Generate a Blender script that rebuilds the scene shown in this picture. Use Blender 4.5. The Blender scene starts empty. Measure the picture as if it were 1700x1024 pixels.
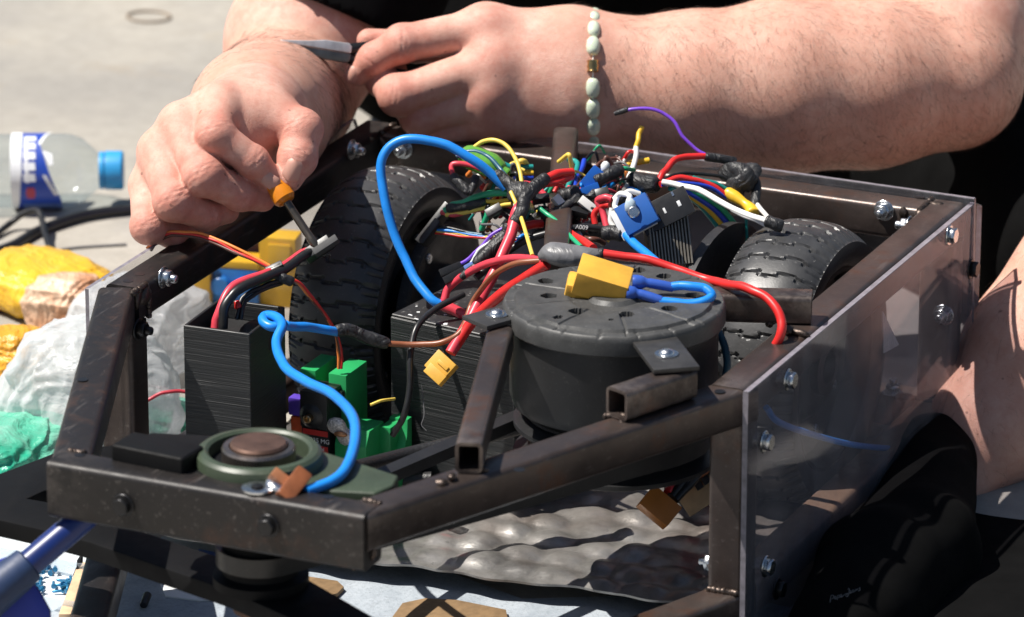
import bpy, bmesh, math, random
import numpy as np
from mathutils import Vector, Matrix
random.seed(7); RNG = np.random.default_rng(7)
SC = bpy.context.scene; COL = SC.collection
MM = 0.001
# ------------------------------------------------------------------ camera (solved from the robot frame), world, sun
YAW, PITCH, FPX = -.427, .343, 9040.8
CAM = np.array([1683.5, -3026.7, 1385.5])
_cy, _sy, _cp, _sp = math.cos(YAW), math.sin(YAW), math.cos(PITCH), math.sin(PITCH)
FWD = np.array([_sy*_cp, _cy*_cp, -_sp]); RGT = np.array([_cy, -_sy, 0.0]); UPV = np.cross(RGT, FWD)
cd = bpy.data.cameras.new("camera"); cam = bpy.data.objects.new("camera", cd); COL.objects.link(cam)
cd.sensor_width = 36; cd.lens = FPX/1700*36; cd.clip_start = .1; cd.clip_end = 200
cam.matrix_world = Matrix(((RGT[0], UPV[0], -FWD[0], CAM[0]*MM), (RGT[1], UPV[1], -FWD[1], CAM[1]*MM), (RGT[2], UPV[2], -FWD[2], CAM[2]*MM), (0, 0, 0, 1)))
cd.dof.use_dof = True; cd.dof.focus_distance = 3.68; cd.dof.aperture_fstop = 10.0
SC.camera = cam
SC.render.engine = 'CYCLES'; SC.render.resolution_x = 1024; SC.render.resolution_y = 617
SC.cycles.max_bounces = 8; SC.cycles.transparent_max_bounces = 24
SUN = Vector((-.50, -.25, 1.0)).normalized()      # towards the sun
wd = bpy.data.worlds.new("World"); SC.world = wd; wd.use_nodes = True
_nt = wd.node_tree; _bg = _nt.nodes['Background']; _sk = _nt.nodes.new('ShaderNodeTexSky'); _sk.sky_type = 'NISHITA'; _sk.sun_disc = False
_sk.sun_elevation = math.asin(SUN.z); _sk.sun_rotation = math.atan2(SUN.x, SUN.y)
_nt.links.new(_sk.outputs[0], _bg.inputs[0]); _bg.inputs[1].default_value = .05
sl = bpy.data.lights.new("sun", 'SUN'); sl.energy = 5.0; sl.angle = math.radians(.5); sl.color = (1, .95, .88)
so = bpy.data.objects.new("sun", sl); COL.objects.link(so); so.rotation_euler = SUN.to_track_quat('Z', 'Y').to_euler()
SC.view_settings.view_transform = 'Standard'; SC.view_settings.look = 'None'; SC.view_settings.exposure = .6; SC.view_settings.gamma = 1

# ------------------------------------------------------------------ measuring helpers: a sight line meets a real plane (millimetres)
def ray(px, py): return FWD + RGT*(px-850)/FPX - UPV*(py-512)/FPX
def P(px, py, x=None, y=None, z=None):
    d = ray(px, py)
    t = (x-CAM[0])/d[0] if x is not None else (y-CAM[1])/d[1] if y is not None else (z-CAM[2])/d[2]
    return CAM + d*t
K0 = 3634.0
def V(px, py, k=0): return CAM + ray(px, py)*(K0+k)         # k mm behind the plane through the middle of the robot

# ------------------------------------------------------------------ mesh helpers
class MB:
    def __init__(s): s.v = []; s.f = []; s.m = []
    def add(s, v, f, mi=0):
        n = len(s.v); s.v += [tuple(map(float, p)) for p in v]; s.f += [tuple(i+n for i in q) for q in f]; s.m += [mi]*len(f); return s
    def box(s, c, sz, R=None, mi=0):
        c = np.array(c, float); h = np.array(sz, float)/2
        pts = [np.array(((i & 1)*2-1, ((i >> 1) & 1)*2-1, ((i >> 2) & 1)*2-1))*h for i in range(8)]
        if R is not None: R = np.array(R); pts = [R @ p for p in pts]
        return s.add([c+p for p in pts], [(0, 2, 3, 1), (4, 5, 7, 6), (0, 1, 5, 4), (2, 6, 7, 3), (0, 4, 6, 2), (1, 3, 7, 5)], mi)
    def prism(s, poly, z0, z1, fr=None, mi=0):
        n = len(poly); pts = [(p[0], p[1], z0) for p in poly]+[(p[0], p[1], z1) for p in poly]
        if fr is not None: o, a, b, c = [np.array(q, float) for q in fr]; pts = [o+a*p[0]+b*p[1]+c*p[2] for p in pts]
        return s.add(pts, [tuple(range(n))[::-1], tuple(range(n, 2*n))]+[(i, (i+1) % n, (i+1) % n+n, i+n) for i in range(n)], mi)
    def lathe(s, prof, o, ax=(0, 0, 1), n=32, cap=True, mi=0):      # prof: [(r, h)]
        a, b, c = frame(ax); o = np.array(o, float); v = []; f = []
        for r, h in prof:
            for i in range(n):
                t = 2*math.pi*i/n; v.append(o+a*r*math.cos(t)+b*r*math.sin(t)+c*h)
        for j in range(len(prof)-1):
            for i in range(n):
                k = (i+1) % n; f.append((j*n+i, j*n+k, (j+1)*n+k, (j+1)*n+i))
        if cap: f.append(tuple(range(n))[::-1]); f.append(tuple(range((len(prof)-1)*n, len(prof)*n)))
        return s.add(v, f, mi)
    def tube(s, pts, r, n=10, mi=0, flat=1.0, cap=True):
        pts = np.array(pts, float); N = len(pts)
        rr = np.full(N, r) if np.isscalar(r) else np.array(r, float)
        T = np.gradient(pts, axis=0); T /= np.linalg.norm(T, axis=1)[:, None]+1e-12
        a = frame(T[0])[0]; v = []; f = []
        for j in range(N):
            a = a-T[j]*(a@T[j]); a /= np.linalg.norm(a)+1e-12; b = np.cross(T[j], a)
            for i in range(n):
                t = 2*math.pi*i/n; v.append(pts[j]+a*rr[j]*math.cos(t)+b*rr[j]*flat*math.sin(t))
        for j in range(N-1):
            for i in range(n): k = (i+1) % n; f.append((j*n+i, j*n+k, (j+1)*n+k, (j+1)*n+i))
        if cap: f.append(tuple(range(n))[::-1]); f.append(tuple(range((N-1)*n, N*n)))
        return s.add(v, f, mi)
    def sqtube(s, p0, p1, w, h, up=(0, 0, 1), wall=2.0, r=3.8, open0=False, open1=False, mi=0):
        p0, p1 = np.array(p0, float), np.array(p1, float); d = p1-p0; L = np.linalg.norm(d); d /= L
        u = np.array(up, float); u -= d*(u@d); u /= np.linalg.norm(u); sd = np.cross(d, u)
        def ring(w, h, r):
            q = []
            for cx, cy, a0 in ((1, 1, 0), (-1, 1, 90), (-1, -1, 180), (1, -1, 270)):
                for k in range(5):
                    t = math.radians(a0+22.5*k); q.append((cx*(w/2-r)+r*math.cos(t), cy*(h/2-r)+r*math.sin(t)))
            return q
        o = ring(w, h, r); n = len(o); i_ = ring(w-2*wall, h-2*wall, max(.4, r-wall))
        nseg = max(1, int(L/30)); v = []; f = []
        for j in range(nseg+1):
            c = p0+d*L*j/nseg
            v += [c+sd*a+u*b for a, b in o]
        for j in range(nseg):
            for i in range(n): k = (i+1) % n; f.append((j*n+i, j*n+k, (j+1)*n+k, (j+1)*n+i))
        s_ = len(v)
        for end, op, c, dd in ((0, open0, p0, 1), (1, open1, p1, -1)):
            base = 0 if end == 0 else nseg*n
            if not op: f.append(tuple(range(base, base+n))[::(-1 if end == 0 else 1)]); continue
            b0 = len(v); v += [c+sd*a+u*b for a, b in i_]; b1 = len(v); v += [c+d*dd*min(60, L*.45)+sd*a+u*b for a, b in i_]
            for i in range(n):
                k = (i+1) % n
                q1 = (base+i, base+k, b0+k, b0+i); q2 = (b0+i, b0+k, b1+k, b1+i)
                f += [q1[::-1], q2[::-1]] if end == 0 else [q1, q2]
            f.append(tuple(range(b1, b1+n))[::(-1 if end == 0 else 1)])
        return s.add(v, f, mi)
def frame(ax):
    c = np.array(ax, float); c /= np.linalg.norm(c); t = np.array((0, 0, 1.)) if abs(c[2]) < .9 else np.array((1., 0, 0))
    a = np.cross(t, c); a /= np.linalg.norm(a); return a, np.cross(c, a), c
def rotz(d): t = math.radians(d); return np.array(((math.cos(t), -math.sin(t), 0), (math.sin(t), math.cos(t), 0), (0, 0, 1)))
def spline(pts, per=10, closed=False):
    p = np.array(pts, float); n = len(p)
    if n < 3: return np.array([p[0]+(p[-1]-p[0])*i/per for i in range(per+1)])
    q = np.vstack((2*p[0]-p[1], p, 2*p[-1]-p[-2])); out = []
    for i in range(1, n):
        a, b, c, d = q[i-1], q[i], q[i+1], q[i+2]
        for k in range(per):
            t = k/per; out.append(.5*((2*b)+(c-a)*t+(2*a-5*b+4*c-d)*t*t+(3*b-a-3*c+d)*t**3))
    out.append(p[-1]); return np.array(out)
WM = {}
def link(o, parent, M):
    COL.objects.link(o); WM[o.name] = M
    if parent: o.parent = parent; o.matrix_local = WM[parent.name].inverted() @ M
    else: o.matrix_world = M
    return o
def meta(o, label=None, cat=None, group=None, kind=None, category=None):
    for k, v in (('label', label), ('category', cat or category), ('group', group), ('kind', kind)):
        if v: o[k] = v
    return o
def mesh(name, mb, mats, smooth=30, bevel=0, seg=2):
    me = bpy.data.meshes.new(name); me.from_pydata(mb.v, [], mb.f)
    for m in (mats if isinstance(mats, (list, tuple)) else [mats]): me.materials.append(m)
    if any(mb.m): me.polygons.foreach_set('material_index', mb.m)
    bm = bmesh.new(); bm.from_mesh(me); bmesh.ops.recalc_face_normals(bm, faces=bm.faces)
    if bevel:
        es = [e for e in bm.edges if len(e.link_faces) == 2 and e.calc_face_angle(0) > math.radians(28)]
        bmesh.ops.bevel(bm, geom=es, offset=bevel, segments=seg, affect='EDGES', profile=.6, clamp_overlap=True)
    bm.to_mesh(me); bm.free()
    if smooth: me.shade_smooth(); me.set_sharp_from_angle(angle=math.radians(smooth))
    return me
def obj(name, mb, mats, parent=None, M=None, smooth=30, bevel=0, seg=2, **kw):
    """link one mesh object; mb holds world millimetres (or local ones when M is given), stored in metres about the object's own base"""
    v = np.array(mb.v)
    if M is None:
        lo, hi = v.min(0), v.max(0); o = np.array(((lo[0]+hi[0])/2, (lo[1]+hi[1])/2, lo[2])); M = Matrix.Translation(Vector(o*MM)); v = v-o
    mb.v = [tuple(p) for p in v*MM]
    return meta(link(bpy.data.objects.new(name, mesh(name, mb, mats, smooth, bevel*MM, seg)), parent, M), **kw)
def inst(name, me, parent, M, **kw): return meta(link(bpy.data.objects.new(name, me), parent, M), **kw)
def thing(name, loc, label, cat, group=None):
    return meta(link(bpy.data.objects.new(name, None), None, Matrix.Translation(Vector(np.array(loc, float)*MM))), label, cat, group)
def axm(o, ax, spin=0):       # matrix: local z along ax, at o (mm)
    a, b, c = frame(ax); m = Matrix(((a[0], b[0], c[0], o[0]*MM), (a[1], b[1], c[1], o[1]*MM), (a[2], b[2], c[2], o[2]*MM), (0, 0, 0, 1)))
    return m @ Matrix.Rotation(spin, 4, 'Z')

# ------------------------------------------------------------------ materials
class NB:
    def __init__(s, name):
        s.m = bpy.data.materials.new(name); s.m.use_nodes = True; s.t = s.m.node_tree; s.N = s.t.nodes; s.L = s.t.links
        s.b = s.N['Principled BSDF']; s.out = s.N['Material Output']; s.tc = s.N.new('ShaderNodeTexCoord')
    def lk(s, a, b): s.L.new(a, b)
    def noise(s, sc, det=4, rough=.6, co='Object', st=None, dist=0):
        n = s.N.new('ShaderNodeTexNoise'); n.inputs['Scale'].default_value = sc; n.inputs['Detail'].default_value = det; n.inputs['Roughness'].default_value = rough; n.inputs['Distortion'].default_value = dist
        if st:
            mp = s.N.new('ShaderNodeMapping'); mp.inputs['Scale'].default_value = st; s.lk(s.tc.outputs[co], mp.inputs[0]); s.lk(mp.outputs[0], n.inputs['Vector'])
        else: s.lk(s.tc.outputs[co], n.inputs['Vector'])
        return n.outputs['Fac']
    def ramp(s, f, stops):
        r = s.N.new('ShaderNodeValToRGB'); e = r.color_ramp.elements
        while len(e) < len(stops): e.new(.5)
        for el, (p, c) in zip(e, stops): el.position = p; el.color = (*c, 1) if not np.isscalar(c) else (c, c, c, 1)
        s.lk(f, r.inputs[0]); return r.outputs[0]
    def mix(s, f, a, b, mode='MIX'):
        n = s.N.new('ShaderNodeMix'); n.data_type = 'RGBA'; n.blend_type = mode
        for k, x in ((0, f), (6, a), (7, b)):
            if hasattr(x, 'is_linked'): s.lk(x, n.inputs[k])
            else: n.inputs[k].default_value = x if k == 0 else (*x, 1)
        return n.outputs[2]
    def math(s, op, a, b=0):
        n = s.N.new('ShaderNodeMath'); n.operation = op
        for k, x in ((0, a), (1, b)):
            if hasattr(x, 'is_linked'): s.lk(x, n.inputs[k])
            else: n.inputs[k].default_value = x
        return n.outputs[0]
    def bump(s, h, st=.3, d=.001, prev=None):
        n = s.N.new('ShaderNodeBump'); n.inputs['Strength'].default_value = st; n.inputs['Distance'].default_value = d; s.lk(h, n.inputs['Height'])
        if prev is not None: s.lk(prev, n.inputs['Normal'])
        s.lk(n.outputs[0], s.b.inputs['Normal']); return n.outputs[0]
    def set(s, **kw):
        for k, v in kw.items():
            i = s.b.inputs[k.replace('_', ' ')]
            if hasattr(v, 'is_linked'): s.lk(v, i)
            else: i.default_value = (*v, 1) if isinstance(v, tuple) and len(v) == 3 and i.type == 'RGBA' else v
        return s
def pm(name, c, rough=.5, metal=0, var=.25, vs=60, bump=.0, bs=900, spec=.5, dust=0, dustc=(.35, .33, .3), **kw):
    n = NB(name); f = n.noise(vs, 5); dk = tuple(x*(1-var) for x in c); lt = tuple(min(1, x*(1+var)) for x in c)
    col = n.ramp(f, [(.3, dk), (.7, lt)])
    if dust:
        g = n.noise(330, 6, .7); g2 = n.noise(25, 3); col = n.mix(n.math('MULTIPLY', n.ramp(g, [(.58, 0), (.72, 1)]), n.math('MULTIPLY', g2, dust)), col, dustc)
    n.set(Base_Color=col, Metallic=metal, Specular_IOR_Level=spec, Roughness=n.math('ADD', n.math('MULTIPLY', n.noise(vs*3, 4), .25), rough-.125))
    if bump: n.bump(n.noise(bs, 3), bump, .0004)
    n.set(**kw); return n.m
def steel_mat(name, dark, light, rust=.5, rough=.38, metal=.55, wear=.7):
    n = NB(name); a = n.noise(9, 6, .65); b = n.noise(45, 7, .7); col = n.ramp(a, [(.3, dark), (.7, light)])
    r = n.math('MULTIPLY', n.ramp(b, [(.5, 0), (.68, 1)]), n.ramp(n.noise(14, 3), [(.45, 0), (.65, 1)])); col = n.mix(n.math('MULTIPLY', r, rust), col, (.13, .05, .022))
    sc = n.noise(260, 3, .5, st=(1, .12, 1)); col = n.mix(n.math('MULTIPLY', n.ramp(sc, [(.62, 0), (.75, 1)]), .18), col, (.3, .27, .25))
    sp = n.noise(700, 2); col = n.mix(n.math('MULTIPLY', n.ramp(sp, [(.7, 0), (.76, 1)]), .35), col, (.4, .36, .33))
    ge = n.N.new('ShaderNodeNewGeometry'); col = n.mix(n.math('MULTIPLY', n.math('MULTIPLY', n.ramp(ge.outputs['Pointiness'], [(.535, 0), (.62, 1)]), n.ramp(n.noise(70, 5, .7), [(.4, 0), (.6, 1)])), wear), col, (.34, .29, .26))
    sm = n.noise(22, 5, .7, st=(1, .5, 1), dist=1.5); col = n.mix(n.math('MULTIPLY', n.ramp(sm, [(.55, 0), (.7, 1)]), .3), col, tuple(x*.45 for x in dark))
    n.set(Base_Color=col, Metallic=metal, Roughness=n.math('ADD', n.math('MULTIPLY', b, .45), rough-.2)); n.bump(n.noise(180, 6, .65), .22, .0006); return n.m
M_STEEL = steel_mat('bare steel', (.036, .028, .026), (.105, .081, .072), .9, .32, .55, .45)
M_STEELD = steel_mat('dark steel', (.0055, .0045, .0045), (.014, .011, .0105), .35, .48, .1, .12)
M_RUST_LIT = steel_mat('sunlit rusty steel', (.15, .095, .065), (.30, .20, .14), .8, .5, .3)  # rust tan, lightened so the right bottom rail looks sunlit
M_ZINC = pm('zinc', (.62, .64, .66), .28, 1, .15, 300, .1)
M_ZINCD = pm('black bolt', (.03, .03, .032), .35, .7, .2, 300, .1)
M_WELD = pm('weld', (.085, .065, .055), .42, .8, .5, 400, .5, 700)
M_BLADE = pm('blade paint', (.005, .005, .0055), .6, 0, .3, 30, .15, 300, spec=.15)
def acrylic(name, tint, haze, scr=.35, scs=40):
    n = NB(name); N = n.N; tr = N.new('ShaderNodeBsdfTransparent'); tr.inputs[0].default_value = (*tint, 1)
    gl = N.new('ShaderNodeBsdfGlossy'); gl.inputs['Roughness'].default_value = .06; gl.inputs[0].default_value = (.42, .43, .47, 1)
    df = N.new('ShaderNodeBsdfDiffuse'); df.inputs[0].default_value = (.75, .74, .78, 1)
    fr = N.new('ShaderNodeFresnel'); ge = N.new('ShaderNodeNewGeometry'); n.lk(n.math('SUBTRACT', 1.45, n.math('MULTIPLY', ge.outputs['Backfacing'], .76)), fr.inputs[0])
    s1 = n.ramp(n.noise(scs, 6, .7, st=(1, 1, .3)), [(.45, 0), (.8, 1)]); s2 = n.ramp(n.noise(420, 3, .5, st=(1, .05, 1)), [(.63, 0), (.72, 1)])
    h = n.math('ADD', n.math('MULTIPLY', n.math('ADD', s1, n.math('MULTIPLY', s2, .8)), scr*haze*2), haze*.6)
    m1 = N.new('ShaderNodeMixShader'); n.lk(fr.outputs[0], m1.inputs[0]); n.lk(tr.outputs[0], m1.inputs[1]); n.lk(gl.outputs[0], m1.inputs[2])
    m2 = N.new('ShaderNodeMixShader'); n.lk(h, m2.inputs[0]); n.lk(m1.outputs[0], m2.inputs[1]); n.lk(df.outputs[0], m2.inputs[2])
    bp = N.new('ShaderNodeBump'); bp.inputs['Strength'].default_value = .08; bp.inputs['Distance'].default_value = .002; n.lk(n.noise(12, 2), bp.inputs['Height']); n.lk(bp.outputs[0], gl.inputs['Normal'])
    n.lk(m2.outputs[0], n.out.inputs[0]); N.remove(n.b); return n.m
M_ACR = acrylic('scratched acrylic', (.88, .87, .9), .085, .6)
M_ACRE = pm('acrylic edge', (.20, .185, .21), .35, 0, .3, 200, .4, 500)
M_ACRL = acrylic('clear acrylic', (.93, .93, .94), .05)

# ------------------------------------------------------------------ ground
ZF = -22.0
n = NB('concrete'); a = n.noise(2.2, 5, .6); b = n.noise(55, 8, .75); c3 = n.noise(9, 4)
col = n.ramp(a, [(.3, (.40, .375, .33)), (.5, (.47, .44, .385)), (.72, (.55, .50, .42))]); col = n.mix(.35, col, n.ramp(b, [(.35, (.30, .285, .26)), (.65, (.56, .54, .50))]))
col = n.mix(n.math('MULTIPLY', n.ramp(c3, [(.55, 0), (.75, 1)]), .25), col, (.33, .31, .29))
big = n.noise(4.5, 4, .55); col = n.mix(n.math('MULTIPLY', n.ramp(big, [(.42, 0), (.62, 1)]), .45), col, (.26, .255, .25)); col = n.mix(n.math('MULTIPLY', n.ramp(n.noise(11, 5, .6), [(.6, 0), (.72, 1)]), .4), col, (.42, .33, .22))  # grey blotches: stains and soft shadows both put into the colour
col = n.mix(1, col, (.74, .73, .715), 'MULTIPLY'); n.set(Base_Color=col, Roughness=.85); n.bump(b, .35, .002); M_CONC = n.m
g = MB(); g.add([(-9000, -9000, ZF), (9000, -9000, ZF), (9000, 20000, ZF), (-9000, 20000, ZF)], [(0, 1, 2, 3)])
obj('ground', g, M_CONC, kind='structure')

# ------------------------------------------------------------------ chassis
W, L, H, A_, N_ = 470.0, 411.0, 167.0, 127.4, 296.0; T = 25.0
ch = thing('robot_chassis', (W/2, L/2, 0), 'welded square steel tube chassis of the open robot with clear side panels', 'robot frame')
def rail(p0, p1, w=T, h=T, mt=M_STEEL, name='rail', **kw):
    return obj(name, MB().sqtube(p0, p1, w, h, **kw), mt, ch, smooth=50)
zt = H-T/2
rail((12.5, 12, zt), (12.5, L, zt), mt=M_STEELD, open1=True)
rail((W-12.5, 0, zt+.3), (W-12.5, L, zt+.3), open1=True, open0=True)
rail((25.2, L-12.5, zt-.3), (W-25.2, L-12.5, zt-.3))
nd = np.array((A_, -N_, 0))/math.hypot(A_, N_); ns = np.array((N_, A_, 0))/math.hypot(A_, N_)     # left nose bar: along, inwards
nl0 = np.array((0, 0, zt-.6))+ns*12.5; nl1 = np.array((A_, -N_, zt-.6))+ns*12.5
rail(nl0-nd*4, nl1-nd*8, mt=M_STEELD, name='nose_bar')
nsr = ns*np.array((-1, 1, 1)); ndr = nd*np.array((-1, 1, 1))
nr0 = np.array((W, 0, zt-.6))+nsr*12.5; nr1 = np.array((W-A_, -N_, zt-.6))+nsr*12.5
rail(nr0-ndr*12, nr1-ndr*4, name='nose_bar')
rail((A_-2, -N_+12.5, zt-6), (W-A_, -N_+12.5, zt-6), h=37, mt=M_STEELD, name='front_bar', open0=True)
for x, y, m in ((12.5, 12.5, M_STEEL), (W-12.5, 12.5, M_STEEL), (12.5, L-12.5, M_STEELD), (W-12.5, L-12.5, M_STEEL)):
    rail((x, y, 0.3), (x, y, H-T-.4), mt=m, up=(0, 1, 0), name='post')
for x, m in ((12.5, M_STEEL), (W-12.5, M_RUST_LIT)): rail((x, 25.3, 12.5), (x, L-25.3, 12.5), mt=m, name='bottom_rail')
rail((25.3, L-12.5, 12.5), (W-25.3, L-12.5, 12.5), name='bottom_rail')
zb = 12.2
rail(np.array((12.5, 6, zb)), np.array((A_+12, -N_, zb)), mt=M_STEELD, name='bottom_rail')
rail(np.array((W-12.5, 6, zb)), np.array((W-A_-12, -N_, zb)), mt=M_STEEL, name='bottom_rail')
# tubes that carry the motor, standing on the frame
def arm(a, b, w=20, **kw): return rail(a, b, w, 20, name='motor_mount_tube', wall=2.2, **kw)
arm((371, -206, 177.2), (300, -4, 177.2), w=17, open0=True)
arm((416, -82, 177.2), (440, -25, 177.2), w=19, open0=True)
arm((398, 116, 177.2), (461, 138, 177.2), open1=True)
arm((168, 398, 177.2), (281, 126, 177.2), w=18)
# corner holes in the rails
hole = mesh('hole', MB().lathe([(3.6, 0), (3.6, .25)], (0, 0, 0), n=16), M_ZINCD); hole.transform(Matrix.Scale(MM, 4))
for px, py, z in ((213, 466, H), (232, 455, H), (1527, 327, H), (1556, 351, H), (1538, 366, H), (712, 213, H), (545, 825, H+.1), (137, 630, H), (133, 755, H), (862, 780, H), (1195, 650, H)):
    inst('hole', hole, ch, axm(P(px, py, z=z-.05), (0, 0, 1)))
# welds
def blob(name, c, r, mt, par, sq=(1, 1, 1), amp=.25, seed=0, sub=2, **kw):
    bm = bmesh.new(); bmesh.ops.create_icosphere(bm, subdivisions=sub, radius=1); rg = random.Random(seed); m = MB()
    ph = [(rg.uniform(-3, 3), rg.uniform(-3, 3), rg.uniform(-3, 3), rg.uniform(0, 6)) for _ in range(6)]
    for v in bm.verts:
        d = 1+amp*sum(math.sin(p[0]*v.co.x+p[1]*v.co.y+p[2]*v.co.z+p[3]) for p in ph)/3
        m.v.append((c[0]+v.co.x*r*sq[0]*d, c[1]+v.co.y*r*sq[1]*d, c[2]+v.co.z*r*sq[2]*d))
    m.f = [tuple(v.index for v in f.verts) for f in bm.faces]; m.m = [0]*len(m.f); bm.free(); return obj(name, m, mt, par, smooth=60, **kw)
for i, (c, sq) in enumerate((((24, 22, 160), (1, 2, 2)), ((24, 12, 158), (.8, 1.2, 2.4)), ((W-25, L-25, 158), (1.4, 1, 2)), ((26, L-25, 160), (2, 1, 1.6)), ((W-24, 6, 20), (1.4, 2, .9)), ((W-25, 25, 14), (1, 1, 2.5)),
                             (P(750, 790, z=169), (1, 1.4, .7)), (P(735, 800, z=168), (1, 1.2, .6)), (P(1040, 690, z=168), (1.2, 1, .8)), (P(1036, 700, z=165), (1, 1, 1)), (P(1325, 552, z=169), (2.2, 1, .8)), (P(1310, 548, z=170), (1, 1, 1)), (P(592, 925, z=138), (1.2, .8, 2.6)),
                             (P(1555, 338, z=167), (1.5, 1, .5)), (P(1500, 355, y=385), (1, 1, 1.6)), ((W-30, L-30, 27), (2.4, 1.6, .8)))):
    blob('weld', c, 3.4, M_WELD, ch, sq, .35, i)
def weld_line(p0, p1, r=2.3, seed=0):
    p0, p1 = np.array(p0, float), np.array(p1, float); L_ = np.linalg.norm(p1-p0); k_ = max(4, int(L_/.8)); rg = np.random.default_rng(seed); t = np.linspace(0, 1, k_)
    rr = r*(.85+.22*np.abs(np.sin(t*L_/2.6*math.pi))+rg.uniform(-.1, .1, k_)); rr[0] *= .5; rr[-1] *= .5; q = p0+(p1-p0)*t[:, None]+rg.normal(0, .25, (k_, 3))
    obj('weld_bead', MB().tube(q, rr, 8), M_WELD, ch, smooth=60)
for i, (a, b) in enumerate((((343+.5, -272, 166), (331, -272, 166.5)), ((343.5, -284, 134), (343.5, -284, 160)), ((127, -272, 166), (140, -272, 166.5)), ((25, 24, 166), (25, 2, 166)), ((25.3, 25, 142), (25.3, 25, 162)), ((445, 386, 166.5), (445, 411, 166.5)), ((25, 386, 166.5), (25, 411, 166.5)),
                           ((445, 2, 141), (445, 24, 141)), ((457, 25, 141.5), (469, 25, 141.5)), ((446, -1, 26), (468, -1, 26)), ((445, 25.5, 26), (445, 25.5, 40)), ((361, -200, 167), (379, -196, 167)), ((406, -80, 167), (425, -74, 167)), ((438, 120, 167), (436, 142, 167)), ((160, 398, 167), (178, 398, 167)), ((445.5, 386, 25.5), (468, 386, 25.5)), ((468, 387, 26), (468, 409, 26)))):
    weld_line(a, b, seed=i)
# bolts: hex nut, washer and threaded end (local z points away from the rail)
def hexmb(r, h, z0=0): return [(r*math.cos(math.radians(60*i)), r*math.sin(math.radians(60*i))) for i in range(6)], z0, z0+h
m = MB(); m.lathe([(7.6, 0), (7.6, 1.2)], (0, 0, 0), n=24); m.prism(*hexmb(5.9, 5.2, 1.25)); m.lathe([(3, 6.4), (3, 10), (2.4, 11)], (0, 0, 0), n=16)
NUT = mesh('nut', m, M_ZINC, 35, .45, 1); NUT.transform(Matrix.Scale(MM, 4))
NUTD = NUT.copy(); NUTD.materials[0] = M_ZINCD
m = MB(); m.lathe([(7.4, 0), (7.4, 1.2)], (0, 0, 0), n=24); m.prism(*hexmb(5.8, 4.4, 1.25)); HEAD = mesh('bolt_head', m, M_ZINC, 35, .5, 1); HEAD.transform(Matrix.Scale(MM, 4))
HEADD = HEAD.copy(); HEADD.materials[0] = M_ZINCD
def bolt(px, py, ax, me, spin=0, **pl): inst('bolt', me, ch, axm(P(px, py, **pl), ax, spin))
bolt(270, 460, (1, 0, 0), NUT, .2, x=25.2); bolt(583, 248, (1, 0, 0), NUT, .4, x=25.2); bolt(229, 546, (1, 0, 0), NUTD, .1, x=25.2)
bolt(571, 311, (1, 0, 0), HEAD, .1, x=-2)
bolt(670, 247, (0, -1, 0), NUT, .3, y=L-25.2); bolt(1468, 349, (0, -1, 0), NUT, .1, y=L-25.2)
bolt(1511, 376, (-1, 0, 0), NUT, .3, x=W-25.2); bolt(1187, 935, (-1, 0, 0), NUT, .2, x=W-25.2)
for i, (px, py) in enumerate(((1575, 390), (1611, 446), (1611, 613), (1587, 697), (1307, 630), (1268, 733), (1289, 977), (1270, 940))):
    bolt(px, py, (1, 0, 0), HEADD if i in (1, 2, 3, 6) else HEAD, .3*i, x=W+5.2)
for px, py in ((1551, 441), (1549, 606)): bolt(px, py, (-1, 0, 0), NUT, .5, x=W-25.2)
bolt(1567, 522, (0, -1, 0), NUT, .4, y=L-25.2); bolt(1482, 652, (0, 0, 1), NUT, .2, z=26)
bolt(446, 872, (0, -1, 0), HEADD, .2, y=-N_-.3); bolt(205, 838, (0, -1, 0), HEADD, .5, y=-N_-.3)
# panels
def panel(name, poly, x0, x1, mt=M_ACR, axis=0):
    m = MB()
    fr = ((0, 0, 0), (0, 1, 0), (0, 0, 1), (1, 0, 0)) if axis == 0 else ((0, 0, 0), (1, 0, 0), (0, 0, 1), (0, 1, 0))
    n = len(poly); m.prism(poly, x0, x1, fr)
    m.m = [0, 0]+[1]*n
    return obj(name, m, [mt, M_ACRE], ch, smooth=20, bevel=.5, seg=1)
panel('side_panel', [(-6, -4), (-6, 168), (418, 166), (432, 160), (430, 8), (341, 5), (300, -14), (0, -16)], W+.4, W+5)
panel('side_panel', [(-10, -4), (-10, 170), (398, 171), (404, 160), (404, -4)], -4.2, -.4, M_ACRL)
panel('rear_panel', [(40, -4), (40, 172), (W+6, 171), (W+8, -4)], L+.4, L+4.4, M_ACR, 1)

# hammered base sheet: dented in the mesh itself
def heightsheet(name, x0, x1, y0, y1, nx, ny, fn, mt, par=None, th=2.0, edge=None, **kw):
    xs = np.linspace(x0, x1, nx); ys = np.linspace(y0, y1, ny); X, Y = np.meshgrid(xs, ys)
    if edge is not None: Y = edge(X, Y)
    Z = fn(X, Y); v = np.stack((X, Y, Z), -1).reshape(-1, 3); m = MB(); m.v = [tuple(p) for p in v]
    for j in range(ny-1):
        for i in range(nx-1): a = j*nx+i; m.f.append((a, a+1, a+nx+1, a+nx))
    b = len(m.v); ring = [i for i in range(nx)]+[j*nx+nx-1 for j in range(1, ny)]+[(ny-1)*nx+i for i in range(nx-2, -1, -1)]+[j*nx for j in range(ny-2, 0, -1)]
    for r in ring: p = m.v[r]; m.v.append((p[0], p[1], p[2]-th))
    k = len(ring)
    for i in range(k): m.f.append((ring[i], b+i, b+(i+1) % k, ring[(i+1) % k]))
    m.m = [0]*len(m.f); return obj(name, m, mt, par, smooth=60, **kw)
_dx, _dy = [], []
for j in range(14):
    for i in range(16):
        _dx.append(20+i*29+(14 if j % 2 else 0)+RNG.uniform(-6, 6)); _dy.append(10+j*29+RNG.uniform(-6, 6))
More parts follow.
